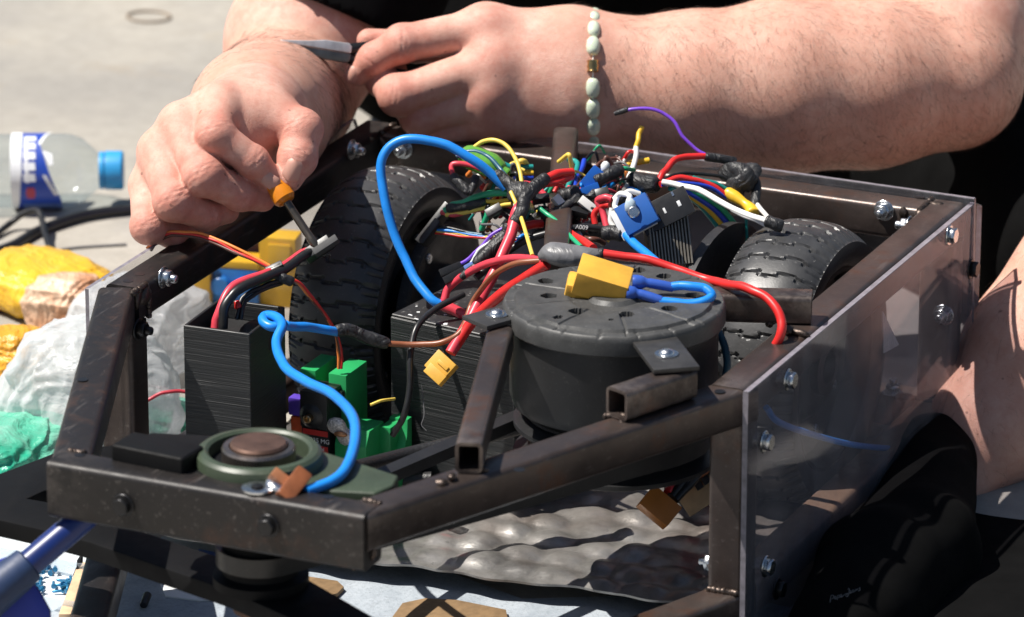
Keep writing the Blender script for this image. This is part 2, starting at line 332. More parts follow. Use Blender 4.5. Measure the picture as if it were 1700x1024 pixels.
_da = RNG.uniform(.5, 1.4, len(_dx)); _dr = RNG.uniform(10, 15, len(_dx))
def dents(X, Y):
    Z = np.zeros_like(X)
    for x, y, a, r in zip(_dx, _dy, _da, _dr):
        d2 = ((X-x)**2+((Y-y)*1.1)**2)/(r*1.45)**2; Z = np.maximum(Z, a*4.8*(1-d2))
    Z += .3*np.sin(X*.35+2*np.sin(Y*.2))*np.sin(Y*.31)
    return Z*np.clip((Y-Y.min(0))/16+.1, 0, 1)-2.5
n = NB('hammered sheet'); a = n.noise(24, 6, .65); b = n.noise(160, 5, .7); c3 = n.noise(9, 3)
col = n.ramp(a, [(.32, (.12, .117, .112)), (.5, (.27, .26, .245)), (.72, (.42, .40, .38))]); col = n.mix(n.math('MULTIPLY', n.ramp(c3, [(.5, 0), (.68, 1)]), .35), col, (.30, .22, .18))
col = n.mix(n.math('MULTIPLY', n.ramp(b, [(.62, 0), (.7, 1)]), .5), col, (.05, .05, .05)); n.set(Base_Color=col, Metallic=.62, Roughness=n.math('ADD', n.math('MULTIPLY', b, .3), .2)); n.bump(n.noise(220, 5), .3, .0008); M_HAM = n.m
def redge(X, Y):
    f = 14+(X-211)*.1+2.5*np.sin(X*.06)+1.2*np.sin(X*.17+1)
    t = (Y-0)/(392.0); return f+t*(392-f)
heightsheet('base_sheet', 27, W-27, 0, 392, 150, 130, dents, M_HAM, ch, 1.6, redge)
# pale sheet and brown board under the nose
n = NB('pale sheet'); a = n.noise(30, 6, .7); b = n.noise(420, 3, .7)
col = n.ramp(a, [(.3, (.25, .29, .33)), (.7, (.42, .46, .50))]); col = n.mix(n.math('MULTIPLY', n.ramp(b, [(.5, 0), (.7, 1)]), .5), col, (.16, .18, .2)); n.set(Base_Color=col, Roughness=.75); n.bump(b, .5, .001); M_PALE = n.m
pale = MB()
def outline(pts, per=6): return [tuple(p) for p in spline(list(pts)+[pts[0]], per)[:-1]]
pale.prism([(20, -330), (455, -330), (468, -200), (468, 90), (420, 96), (300, 30), (215, 60), (100, 70), (30, 30)], ZF+.5, ZF+4)
obj('floor_board', pale, M_PALE, bevel=.6, label='pale grey sheet lying on the ground under the nose of the robot frame', category='sheet')
M_HARD = pm('hardboard', (.20, .125, .06), .7, 0, .25, 120, .2, 600)
for nm, px, lb in (('board_offcut', [(640, 1060), (640, 1040), (668, 1002), (705, 994), (760, 997), (840, 1013), (850, 1060)], 'brown board offcut with rounded corner, the larger one by the bottom edge'),
                   ('board_offcut', [(470, 1000), (484, 962), (500, 956), (560, 965), (571, 975), (560, 986), (520, 995)], 'small brown rounded board offcut under the front bar')):
    obj(nm, MB().prism([tuple(P(a, b, z=ZF+7)[:2]) for a, b in px], ZF+4.4, ZF+7.6), [M_HARD], bevel=.4, label=lb, category='board', group='brown board offcuts')
M_WHITE = pm('white plastic', (.75, .76, .76), .4, 0, .06, 40)
M_BLUE = pm('blue plastic', (.012, .10, .42), .32, 0, .15, 50)
for k, px in enumerate(([(266, 912), (300, 905), (360, 915), (385, 935), (300, 930)], [(266, 965), (290, 957), (340, 975), (380, 990), (330, 992), (275, 985)])):
    t = obj('paper_scrap', MB().prism([tuple(P(a, b, z=ZF+7)[:2]) for a, b in px], ZF+4.2, ZF+5+k*.3), M_WHITE, label=['white and blue scrap seen under the front bar', 'white oval scrap lying below the black blade'][k], category='scrap')
    if k == 0: obj('blue_end', MB().prism([tuple(P(a, b, z=ZF+7)[:2]) for a, b in ((330, 908), (362, 914), (388, 936), (350, 932))], ZF+4.2, ZF+5.6), M_BLUE, t)

# ------------------------------------------------------------------ wheels
n = NB('tyre rubber'); f = n.noise(40, 5); col = n.ramp(f, [(.3, (.022, .022, .023)), (.7, (.052, .052, .053))])
g1 = n.noise(420, 4, .7); col = n.mix(n.math('MULTIPLY', n.ramp(g1, [(.64, 0), (.72, 1)]), .5), col, (.35, .34, .32)); n.set(Base_Color=col, Roughness=.42, Specular_IOR_Level=.55); n.bump(n.noise(500, 4), .2, .0005); M_TYRE = n.m
M_RIM = pm('rim', (.018, .017, .017), .45, .2, .3, 40, .15, 300, dust=.25)
def tyre_mb(R=100, w=65):
    NT, prof = 720, []
    half = w/2
    for u in np.linspace(-1, 1, 57): prof.append((R-5.5*abs(u)**3.0*1.5-2*u*u, u*half, u))
    def side(s): return [(R-10.5, s*(half+.8), 9), (R-15, s*(half+1.6), 9), (R-20, s*(half+1.2), 9), (R-25, s*(half-1), 9), (R-29, s*(half-4), 9), (R-30, s*(half-7), 9)]
    prof = side(-1)[::-1]+prof+side(1); NP = len(prof); th = np.linspace(0, 2*math.pi, NT, endpoint=False); v = np.zeros((NT, NP, 3)); pitch = 2*math.pi/40
    for j, (r, x, u) in enumerate(prof):
        d = np.zeros(NT)
        if u != 9:
            k = (u+1)/2*5; st = math.floor(k); fr = k-st; off = (.06 if st % 2 else -.06)+(.04*math.sin(st*2.1)); zig = off
            ph = ((th/pitch+zig+.06*math.sin(u*3)) % 1.0); dist = np.minimum(ph, 1-ph)*pitch*R
            d = np.maximum(d, np.clip(1.25-dist, 0, .6)/.6*2.0*(1 if abs(u) > .02 else 1))
            if .0 < fr < .13 or fr > .95:      # notch where the groove steps sideways
                ph2 = ((th/pitch+off*.2) % 1.0); d2 = np.minimum(ph2, 1-ph2)*pitch*R; d = np.maximum(d, np.clip(2.8-d2, 0, .7)/.7*2.0)
            if abs(u) > .72:                   # shoulder sipes between the lugs
                ph3 = ((th/pitch*2+.25) % 1.0); d3 = np.minimum(ph3, 1-ph3)*pitch/2*R; d = np.maximum(d, np.clip(1.0-d3, 0, .6)/.6*1.3)
        rr = r-d; v[:, j] = np.stack((np.full(NT, x), rr*np.cos(th), rr*np.sin(th)), -1)
    m = MB(); m.v = [tuple(p) for p in v.reshape(-1, 3)]
    for i in range(NT):
        a, b = i*NP, ((i+1) % NT)*NP
        m.f += [(a+j, a+j+1, b+j+1, b+j) for j in range(NP-1)]
    m.m = [0]*len(m.f); return m
TY = mesh('tyre', tyre_mb(), M_TYRE, 40); TY.transform(Matrix.Scale(MM, 4))
m = MB(); m.lathe([(72, -26), (72, 29), (69, 30), (66, 26), (64, 12), (40, 9), (34, 16), (20, 18), (20, 24), (12, 25), (12, 9), (0.1, 9)], (0, 0, 0), (1, 0, 0), 64)
RIM = mesh('rim', m, M_RIM, 35); RIM.transform(Matrix.Scale(MM, 4))
m = MB(); m.lathe([(4, 0), (4, 2), (3.4, 2.6)], (0, 0, 0), n=12); m.prism(*hexmb(1.8, .4, 2.5)); RBOLT = mesh('rim_bolt', m, M_ZINC, 35); RBOLT.transform(Matrix.Scale(MM, 4))
for x, zc, lb in ((82.5, 78, 'black rubber wheel on the left side of the frame, behind the battery box'), (397, 82, 'black rubber wheel inside the right rail, behind the drum motor')):
    w = thing('wheel', (x, 275, zc), lb, 'wheel', 'robot drive wheels')
    Mw = Matrix.Translation(Vector((x*MM, .275, zc*MM))) @ Matrix.Rotation(.3 if x < 200 else .9, 4, 'X')
    ty = inst('tyre', TY, w, Mw); ri = inst('rim', RIM, w, Mw)
    for k in range(8):
        a = k*math.pi/4+.2; inst('rim_bolt', RBOLT, ri, axm((x+10.2, 275+52*math.cos(a), zc+52*math.sin(a)), (1, 0, 0)))
M_DISC = pm('disc black', (.025, .025, .027), .45, .1, .4, 40, .2, 200, dust=.5)
for x, y, z, r, lb in ((340, 280, 66, 104, 'large dark speckled disc beside the right wheel, behind the heatsink'), (117, 280, 78, 64, 'round dark hub motor flange on the inner side of the left wheel')):
    d = obj('hub_motor', MB().lathe([(r, 0), (r, 7), (r-2, 9), (r-14, 9.5), (r-18, 8), (34, 8), (34, 20), (32, 22), (.1, 22)], (x, y, z), (1, 0, 0) if x < 200 else (-1, 0, 0), 72), M_DISC, label=lb, category='hub motor')
    for k in range(4):
        a = k*math.pi/2+.5; s = 1 if x < 200 else -1; inst('screw', RBOLT, d, axm((x+s*8, y+55*math.cos(a), z+55*math.sin(a)), (s, 0, 0)))

# ------------------------------------------------------------------ drum motor with vented cap, brackets, pulley and belt
MX, MY, MZ, MR = 356.0, 52.0, 197.0, 72.5
M_MOT = pm('motor black', (.020, .020, .021), .5, .1, .3, 25, .2, 350, dust=.25)
n = NB('motor cap'); f = n.noise(60, 6, .7); col = n.ramp(f, [(.3, (.034, .034, .0335)), (.7, (.066, .066, .065))]); col = n.mix(n.math('MULTIPLY', n.ramp(n.noise(420, 4, .7), [(.6, 0), (.72, 1)]), .3), col, (.25, .24, .23)); n.set(Base_Color=col, Roughness=.52); n.bump(n.noise(500, 4), .25, .0005); M_CAP = n.m
mo = thing('drum_motor', (MX, MY, 60), 'large round black motor with vented cap standing inside the frame front', 'motor')
obj('housing', MB().lathe([(52, 0), (60, 2), (66, 7), (68.5, 14), (68.5, 54), (69.5, 60), (69.5, 63)], (MX, MY, 118), n=96), M_MOT, mo)
NR_, NT_ = 64, 420; r_ = np.concatenate((np.linspace(.5, 68, 52), np.linspace(68.6, 72.6, 12))); th = np.linspace(0, 2*math.pi, NT_, endpoint=False); RR, TT = np.meshgrid(r_, th, indexing='ij')
X = RR*np.cos(TT); Y = RR*np.sin(TT); Z = np.zeros_like(X); rs = np.random.default_rng(3)
Z += np.clip((RR-64)/1.5, 0, 1)*-2.2                          # stepped rim
Z -= np.clip((RR-70.5)/2.2, 0, 1)**2*2.4
Z += np.clip((30-RR)/1.5, 0, 1)*-1.2+np.clip((17-RR)/1.2, 0, 1)*2.6
for k in range(9):                                            # radial joints between the raised pads
    a = .35+k*2*math.pi/9; dd = np.abs(-np.sin(a)*X+np.cos(a)*Y); on = (np.cos(a)*X+np.sin(a)*Y > 28) & (RR < 71); Z -= np.where(on, np.clip(1.0-dd, 0, .7)/.7*1.1, 0)
for k in range(18):
    a = k*2*math.pi/18+.1; dt = np.abs((TT-a+math.pi) % (2*math.pi)-math.pi)*RR; Z -= np.where((RR > 64.5) & (dt < (5 if k % 6 == 0 else .7)), .8, 0)
for hx, hy, hr in ((317, 35, 4.6), (345, 15.6, 4.6), (377, 23.7, 4.6), (370, 102, 4.6), (350, 106, 4.6), (398, 45, 4.6), (339, 0, 2.8), (303, 61, 4.4), (320, 88, 4.6), (402, 75, 4.6), (372, 10, 1.6)):
    d = np.hypot(X-(hx-MX), Y-(hy-MY)); Z = np.where(d < hr, -7.5, Z)
Z += .25*np.sin(X*.3+1)*np.sin(Y*.27)
m = MB(); v = np.stack((X+MX, Y+MY, Z+MZ), -1)
m.v = [tuple(p) for p in v.reshape(-1, 3)]
for i in range(NR_-1):
    for j in range(NT_): k = (j+1) % NT_; m.f.append((i*NT_+j, (i+1)*NT_+j, (i+1)*NT_+k, i*NT_+k))
m.f.append(tuple(range(NT_)))
b0 = len(m.v)
for (r, z) in ((73.2, MZ-7), (73.2, MZ-15), (71.6, MZ-16.5), (69, MZ-17)):
    for j in range(NT_): m.v.append((MX+r*math.cos(th[j]), MY+r*math.sin(th[j]), z))
rings = [(NR_-1)*NT_]+[b0+q*NT_ for q in range(4)]
for a, b in zip(rings, rings[1:]):
    for j in range(NT_): k = (j+1) % NT_; m.f.append((a+j, b+j, b+k, a+k))
m.m = [0]*len(m.f); obj('vented_cap', m, M_CAP, mo, smooth=42)
obj('rotor', MB().lathe([(40, 0), (46, 1), (46, 6), (58, 7), (58, 9)], (MX, MY, 110), n=72), M_MOT, mo)
M_BLK = pm('black plastic', (.018, .018, .019), .38, 0, .2, 60, .08, 500, dust=.1)
pu = thing('belt_pulley', (MX+4, MY-4, 52), 'black pulley with flanges under the drum motor', 'pulley')
obj('pulley', MB().lathe([(66, 0), (68, 1), (68, 4), (62, 5), (57, 8), (57, 20), (62, 23), (68, 24), (68, 27), (60, 28)], (MX+4, MY-4, 88), n=80), M_BLK, pu)
obj('hub', MB().lathe([(26, 0), (26, 14)], (MX+4, MY-4, 73), n=32), M_ZINCD, pu)
# V-belt round the pulley and the shaft pulley below the bearing
BX, BY = 244.0, -240.0
c1, c2 = np.array((MX+4, MY-4)), np.array((BX, BY)); d = c2-c1; D = np.linalg.norm(d); u = d/D; nn = np.array((-u[1], u[0])); r1, r2 = 60.0, 24.0; ph = math.acos((r1-r2)/D)
path = [c1+r1*(u*math.cos(t)+nn*math.sin(t)) for t in np.linspace(ph, 2*math.pi-ph, 40)]+[c2+r2*(u*math.cos(t)+nn*math.sin(t)) for t in np.linspace(-ph, ph, 16)]
m = MB(); pts = np.array([(p[0], p[1], 106.) for p in path]); n_ = len(pts); v = []; f = []
for j in range(n_):
    t = pts[(j+1) % n_]-pts[j-1]; t /= np.linalg.norm(t); s = np.array((t[1], -t[0], 0))
    for a, b in ((-4, -4), (4, -6), (4, 6), (-4, 4)): v.append(pts[j]+s*a+np.array((0, 0, b)))
for j in range(n_):
    k = (j+1) % n_; f += [(j*4+i, j*4+(i+1) % 4, k*4+(i+1) % 4, k*4+i) for i in range(4)]
m.add(v, f); obj('drive_belt', m, M_BLK, smooth=50, label='black drive belt from the drum motor pulley to the nose shaft', category='belt')
# L brackets with a screw
M_BRK = pm('bracket', (.075, .072, .07), .42, .6, .3, 60, .2, 400, dust=.2)
m = MB(); m.lathe([(7.6, 0), (7.6, 1)], (0, 0, 0), n=24); m.lathe([(5, 1), (4.8, 2), (3.5, 3.2), (1.8, 3.8), (1.8, 2.6), (.1, 2.6)], (0, 0, 0), n=20); SCREW = mesh('screw', m, M_ZINC, 40); SCREW.transform(Matrix.Scale(MM, 4))
def bracket(tip, inner, w, top, lb):
    tip, inner = np.array((*tip, 0.)), np.array((*inner, 0.)); u = inner-tip; Lb = np.linalg.norm(u); u /= Lb; s = np.array((-u[1], u[0], 0)); o = tip+np.array((0, 0, top))
    prof = [(0, 0), (0, 3), (Lb-4, 3)]+[(Lb-4+6*math.sin(t), -3+6*math.cos(t)) for t in np.linspace(.2, math.pi/2, 5)]+[(Lb+2, -38), (Lb-1, -38), (Lb-1, -3), (Lb-2, -1), (Lb-4, 0)]
    b = obj('angle_bracket', MB().prism(prof, -w/2, w/2, (o, u, (0, 0, 1), s)), M_BRK, mo, bevel=.5); b['label'] = lb
    inst('screw', SCREW, b, axm(o+u*(Lb*.42)+np.array((0, 0, 3)), (0, 0, 1), .5)); return b
bracket((286, -14), (306, 26), 26, 188.0, 'bracket at the left of the motor'); bracket((440, -42), (403, 6), 30, 188.4, 'bracket at the front of the motor')

# ------------------------------------------------------------------ printed boxes
n = NB('printed black'); f = n.noise(14, 4); lay = n.noise(60, 3, .6, st=(.06, .06, 14)); fine = n.noise(200, 2, .5, st=(.02, .02, 12))
col = n.ramp(lay, [(.3, (.011, .012, .013)), (.7, (.026, .028, .030))]); n.set(Base_Color=col, Roughness=n.math('ADD', n.math('MULTIPLY', lay, .25), .32)); p_ = n.bump(lay, .55, .0012); n.bump(fine, .5, .0008, p_); M_PRINT = n.m
M_DUSTY = pm('dusty black', (.022, .022, .023), .45, 0, .3, 40, .2, 500, dust=1.0, dustc=(.5, .48, .45))
def rect(c, ax, w, d): a = rotz(ax); return [np.array((*c, 0))+a @ np.array((sx*w/2, sy*d/2, 0)) for sx, sy in ((-1, -1), (1, -1), (1, 1), (-1, 1))]
def open_box(name, c, rot, w, d, z0, z1, wall, par, mt):
    o = rect(c, rot, w, d); i_ = rect(c, rot, w-2*wall, d-2*wall); m = MB(); v = []
    for ring, z in ((o, z0), (o, z1), (i_, z1), (i_, z0+4)): v += [(p[0], p[1], z) for p in ring]
    f = [(0, 1, 2, 3)[::-1], (12, 13, 14, 15)]
    for k in range(3): f += [(k*4+i, k*4+(i+1) % 4, (k+1)*4+(i+1) % 4, (k+1)*4+i) for i in range(4)]
    m.add(v, f); return obj(name, m, mt, par, bevel=.5, seg=1)
b1 = thing('battery_box', (74, 56, 0), 'tall open black printed box with layered walls and cables coming out', 'box')
open_box('box_shell', (74, 56.5), 3, 49, 59, 1, 140, 2.2, b1, M_PRINT)
obj('battery', MB().box((74, 56.5, 70), (40, 48, 118), rotz(3)), M_BLK, b1, bevel=3, seg=3)
obj('tape_wrap', MB().lathe([(4, 0), (11, 2), (13, 8), (11, 14), (4, 16)], (82, 60, 124), (.9, -.3, .2), 20), M_DUSTY, b1)
b2 = obj('controller_box', MB().box((204, 194, 60), (103, 102, 118), rotz(-9)), [M_PRINT], bevel=.8, seg=1, label='closed black printed box with dusty top beside the drum motor', category='box')
obj('lid', MB().box((204, 194, 120), (101.5, 100.5, 2), rotz(-9)), M_DUSTY, b2, bevel=.5, seg=1)
for k in range(14):
    blob('paint_chip', (180+RNG.uniform(-25, 40), 165+RNG.uniform(-18, 40), 121.3), RNG.uniform(.6, 1.7), M_WHITE, b2, (1.3, 1, .3), .4, k, 1)

# ------------------------------------------------------------------ green servo mount, servo
M_GRN = pm('green print', (.02, .33, .10), .42, 0, .12, 30, .12, 700)
sm = thing('servo_mount', (128, 120, 0), 'bright green printed bracket standing on the base sheet around a small servo', 'bracket')
obj('pillar', MB().prism([(113.9, 118), (127.5, 118), (127.5, 151), (113.9, 151)], 8, 84), M_GRN, sm, bevel=.8)
obj('pillar', MB().prism([(92, 118), (104, 118), (104, 151), (92, 151)], 8, 84), M_GRN, sm, bevel=.8)
obj('foot_plate', MB().prism([(92, 112), (118, 100), (141, 120), (136, 152), (92, 152)], 1, 8), M_GRN, sm, bevel=.6)
def cradle(y0, y1, x0, x1, zt_, r):
    c = (x0+x1)/2; pr = [(x0, 8), (x1, 8), (x1, zt_)]+[(c+r*math.cos(t), zt_-2-r*abs(math.sin(t))) for t in np.linspace(0, math.pi, 11)]+[(x0, zt_)]
    return MB().prism(pr, y0, y1, ((0, 0, 0), (1, 0, 0), (0, 0, 1), (0, 1, 0)))
obj('cradle_block', MB().prism([(0, 2), (30, 2), (40, 20), (30, 42), (28, 50), (6, 50), (0, 40)], 0, 24, ((128, 98, 2), (0, 1, 0), (0, 0, 1), (1, 0, 0))), M_GRN, sm, bevel=.8)
obj('cradle_wing', MB().prism([(0, 2), (34, 2), (34, 50), (27, 50), (26, 38), (20, 28), (8, 24), (0, 22)], 0, 14, ((152, 108, 2), (0, 1, 0), (0, 0, 1), (1, 0, 0))), M_GRN, sm, bevel=.8)
obj('cradle_wing', MB().prism([(0, 0), (12, 0), (12, 48), (4, 48), (2, 30)], 0, 30, ((148, 120, 2), (1, 0, 0), (0, 0, 1), (0, 1, 0))), M_GRN, sm, bevel=.8)
blob('foil_patch', P(568, 716, y=95), 7.4, pm('crumpled foil', (.62, .60, .57), .4, .35, .55, 700, 1.0, 500), sm, (1.1, .5, .9), .55, 4, 3, label='crumpled foil and copper patch on the green bracket')
blob('copper_strip', P(566, 721, y=90.5), 3.6, pm('copper', (.55, .27, .13), .35, .8), sm, (1.5, .5, .6), .2, 9)
sv = thing('servo', (113, 100, 14), 'black servo with brass output spline and red label in the green bracket', 'servo')
obj('case', MB().box((113, 109.4, 46), (21, 22, 62)), M_BLK, sv, bevel=1)
obj('flange', MB().box((110, 116, 68), (33, 5, 11)), M_BLK, sv, bevel=.8)
obj('front_plate', MB().box((113, 97.4, 64), (20.6, 2.4, 26)), M_BLK, sv, bevel=.7)
c0 = P(518, 690, y=97.5)
obj('gear_boss', MB().lathe([(9, 0), (9, 1.2), (6.5, 3), (5, 3.6)], c0, (0, -1, 0), 32), M_BLK, sv)
obj('spline', MB().lathe([(2.9, 3), (2.9, 8), (2.4, 8.4), (1.6, 8.4), (1.4, 6), (.1, 6)], c0, (0, -1, 0), 24), pm('brass', (.55, .38, .2), .3, 1), sv)
M_RED = pm('red label', (.55, .03, .025), .45, 0, .05)
lb = obj('label', MB().box((113.5, 98.0, 37), (19.5, .5, 25)), M_BLK, sv)
obj('red_band', MB().box((113.5, 97.6, 47.2), (19.2, .5, 4.0)), M_RED, lb); obj('red_band', MB().box((115.5, 97.6, 33.6), (15, .5, 8.6)), M_RED, lb)
def text(s, o, ux, uz, size, mt, par, th=.15, name='lettering'):
    cu = bpy.data.curves.new(name, 'FONT'); cu.body = s; cu.size = size*MM; cu.extrude = th*MM; cu.align_x = 'CENTER'; cu.align_y = 'CENTER'
    ux = np.array(ux, float)/np.linalg.norm(ux); uz = np.array(uz, float); uz -= ux*(ux@uz); uz /= np.linalg.norm(uz); c = np.cross(ux, uz)
    M = Matrix(((ux[0], uz[0], c[0], o[0]*MM), (ux[1], uz[1], c[1], o[1]*MM), (ux[2], uz[2], c[2], o[2]*MM), (0, 0, 0, 1)))
    t = bpy.data.objects.new(name, cu); cu.materials.append(mt); dg = None
    COL.objects.link(t); me = bpy.data.meshes.new_from_object(t.evaluated_get(bpy.context.evaluated_depsgraph_get())); bpy.data.objects.remove(t)
    me.name = name
    if not me.materials: me.materials.append(mt)
    return inst(name, me, par, M)
text('13225 MG', (114.5, 97.7, 41.4), (1, 0, 0), (0, 0, 1), 4.6, M_WHITE, lb)
text('Digital', (115.5, 97.25, 35.7), (1, 0, 0), (0, 0, 1), 3.8, M_WHITE, lb); text('Servo', (115.5, 97.25, 31.6), (1, 0, 0), (0, 0, 1), 3.8, M_WHITE, lb)
m = MB(); c1 = P(493, 672, y=108); c2 = P(497, 702, y=108)
pk = thing('motor_lead_plug', c2-np.array((0, 0, 8)), 'purple and orange plug half hidden behind the servo', 'plug')
obj('purple_shell', MB().box(c1, (9, 9, 13)), pm('purple', (.10, .05, .42), .4), pk, bevel=1); obj('orange_shell', MB().box(c2, (9, 9, 12)), pm('orange red', (.75, .12, .04), .4), pk, bevel=1)
blob('brass_standoff', P(655, 722, y=140), 4, pm('brass bright', (.6, .48, .22), .25, 1), b2, (1, 1, 1.3), .1, 2)

# ------------------------------------------------------------------ bearing block, shaft, blade
M_OLV = pm('olive enamel', (.042, .058, .036), .42, 0, .2, 30, .1, 120, dust=.25)
pb = thing('bearing_block', (BX, BY, 148), 'olive green pillow bearing with a rusty vertical shaft on the nose', 'bearing')
m = MB(); m.lathe([(39.8, 0), (39.8, 18), (39, 22), (36.8, 24), (33.2, 24.4), (31.2, 23), (30.5, 18), (30.5, 6)], (BX, BY, 151), n=72); obj('housing', m, M_OLV, pb)
def wing(sx, ln, r_in, r_out, z0, z1): return [(BX+sx*20, BY-r_in), (BX+sx*ln, BY-r_out), (BX+sx*(ln+4), BY), (BX+sx*ln, BY+r_out), (BX+sx*20, BY+r_in)]
for sx, ln, z1 in ((1, 88, 166), (-1, 84, 167)):
    w_ = wing(sx, ln, 36, 16, 0, 0); obj('foot', MB().prism(w_ if sx < 0 else w_[::-1], 151.5, z1), M_OLV if sx > 0 else M_BLADE, pb, bevel=2, seg=3)
obj('clamp_bar', MB().box(P(262, 757, z=170), (52, 26, 15), rotz(-4)), M_BLADE, pb, bevel=2.5, seg=3)
obj('inner_ring', MB().lathe([(29.8, 0), (29.8, 3), (27, 4), (23.2, 4.2)], (BX, BY, 161), n=56), pm('bearing seal', (.03, .03, .03), .5, .3, .3, 80, .2, 300, dust=.8), pb)
obj('race', MB().lathe([(23, 0), (23, 17.5), (22, 19), (18.6, 19.2), (18.4, 15)], (BX, BY, 158), n=56), pm('race steel', (.22, .19, .17), .3, .9, .3, 60, .1, 300), pb)
obj('shaft', MB().lathe([(17.8, -90), (17.8, 20), (16.6, 21.6), (.1, 21.8)], (BX, BY, 158), n=48), pm('rusty shaft', (.13, .075, .055), .45, .6, .35, 60, .2, 250), pb)
bl = thing('spinner_blade', (BX, BY, 70), 'black flat steel blade bolted to the shaft below the nose', 'blade')
blp = [(-70, 810), (-20, 798), (60, 768), (100, 752), (200, 742), (210, 790), (100, 818), (75, 818), (45, 832), (80, 838), (180, 868), (330, 918), (420, 945), (500, 960), (640, 1040), (600, 1065), (480, 1030), (380, 985), (250, 940), (150, 905), (70, 884), (0, 868), (-70, 866)]
obj('blade_bar', MB().prism([tuple(P(a, b, z=84)[:2]) for a, b in blp], 74, 86), M_BLADE, bl, bevel=1.2)
obj('hub', MB().lathe([(30, 0), (30, 6), (24, 8), (22, 44)], (BX, BY, 86), n=40), M_BLADE, bl)
obj('hub_nut', MB().prism([(BX+15*math.cos(i*math.pi/3), BY+15*math.sin(i*math.pi/3)) for i in range(6)], 58, 73.8), M_ZINCD, bl, bevel=.8)
# ------------------------------------------------------------------ flesh: signed distance of tapered limbs, meshed by surface nets
def rcone(Pt, a, b, r1, r2):
    ba = b-a; l2 = ba@ba+1e-9; rr = r1-r2; a2 = l2-rr*rr; il = 1/l2; pa = Pt-a; y = pa@ba; z = y-l2
    q = pa*l2-np.outer(y, ba); x2 = np.einsum('ij,ij->i', q, q); y2 = y*y*l2; z2 = z*z*l2; k = np.sign(rr)*rr*rr*x2
    d = (np.sqrt(np.maximum(x2*a2*il, 0))+y*rr)*il-r1
    m1 = np.sign(z)*a2*z2 > k; m2 = (np.sign(y)*a2*y2 < k) & ~m1
    return np.where(m1, np.sqrt(x2+z2)*il-r2, np.where(m2, np.sqrt(x2+y2)*il-r1, d))
def smin(a, b, k): h = np.maximum(k-np.abs(a-b), 0)/k; return np.minimum(a, b)-h*h*k*.25
def cones(seq): return [(np.array(p[:3]), np.array(q[:3]), p[3], q[3]) for p, q in zip(seq, seq[1:])]
def sdf_list(cs, k):
    def fn(Pt, c, rad):
        d = np.full(len(Pt), 60.)
        for a, b, r1, r2 in cs:
            t = np.clip((c-a)@(b-a)/((b-a)@(b-a)+1e-9), 0, 1)
            if np.linalg.norm(c-a-(b-a)*t)-max(r1, r2) > rad+2*k+4: continue
            d = smin(d, rcone(Pt, a, b, r1, r2), k)
        return d
    return fn
def surface_nets(fn, lo, hi, h, B=14):
    lo = np.array(lo, float); n = np.ceil((np.array(hi)-lo)/(B*h)).astype(int); rad = B*h*.87; verts, ids, quads = [], [], []
    big = (n*B+4).astype(np.int64); lid = lambda i, j, k: (i*big[1]+j)*big[2]+k
    g = np.arange(B+1); gi, gj, gk = np.meshgrid(g, g, g, indexing='ij'); off = np.stack((gi, gj, gk), -1).reshape(-1, 3)
    for bi in range(n[0]):
        for bj in range(n[1]):
            for bk in range(n[2]):
                base = np.array((bi, bj, bk))*B; c = lo+(base+B/2)*h
                if abs(fn(c[None], c, rad)[0]) > rad+14: continue
                D = fn(lo+(base+off)*h, c, rad).reshape(B+1, B+1, B+1)
                S = D < 0
                if S.all() or not S.any(): continue
                cs = sum(S[a:B+a, b:B+b, d:B+d].astype(int) for a in (0, 1) for b in (0, 1) for d in (0, 1)); ci, cj, ck = np.nonzero((cs > 0) & (cs < 8))
                acc = np.zeros((len(ci), 3)); cnt = np.zeros(len(ci))
                for ax in range(3):
                    for u in (0, 1):
                        for w in (0, 1):
                            o = np.zeros(3, int); ot = [q for q in range(3) if q != ax]; o[ot[0]], o[ot[1]] = u, w; o2 = o.copy(); o2[ax] = 1
                            d0 = D[ci+o[0], cj+o[1], ck+o[2]]; d1 = D[ci+o2[0], cj+o2[1], ck+o2[2]]; m = (d0 < 0) != (d1 < 0); t = np.where(m, d0/(d0-d1+1e-12), 0)
                            p = np.stack((ci+o[0], cj+o[1], ck+o[2]), -1).astype(float); p[:, ax] += t; acc += p*m[:, None]; cnt += m
                verts.append(lo+(base+acc/cnt[:, None])*h); ids.append(lid(ci+base[0], cj+base[1], ck+base[2]))
                for ax in range(3):
                    o = np.zeros(3, int); o[ax] = 1; A = S[:B, :B, :B]; Bb = S[o[0]:B+o[0], o[1]:B+o[1], o[2]:B+o[2]]; ii = np.stack(np.nonzero(A != Bb), -1)
                    if not len(ii): continue
                    fl = A[ii[:, 0], ii[:, 1], ii[:, 2]]; gg = ii+base; o1 = np.zeros(3, int); o2 = np.zeros(3, int); ot = [(ax+1) % 3, (ax+2) % 3]; o1[ot[0]] = 1; o2[ot[1]] = 1
                    q = np.stack([lid(*(gg-x).T) for x in (o1+o2, o2, np.zeros(3, int), o1)], -1); q[~fl] = q[~fl][:, ::-1]; quads.append(q)
    v = np.vstack(verts); idx = np.concatenate(ids); q = np.vstack(quads); od = np.argsort(idx); si = idx[od]; pos = np.clip(np.searchsorted(si, q), 0, len(si)-1); ok = (si[pos] == q).all(1)
    return v, od[pos[ok]]
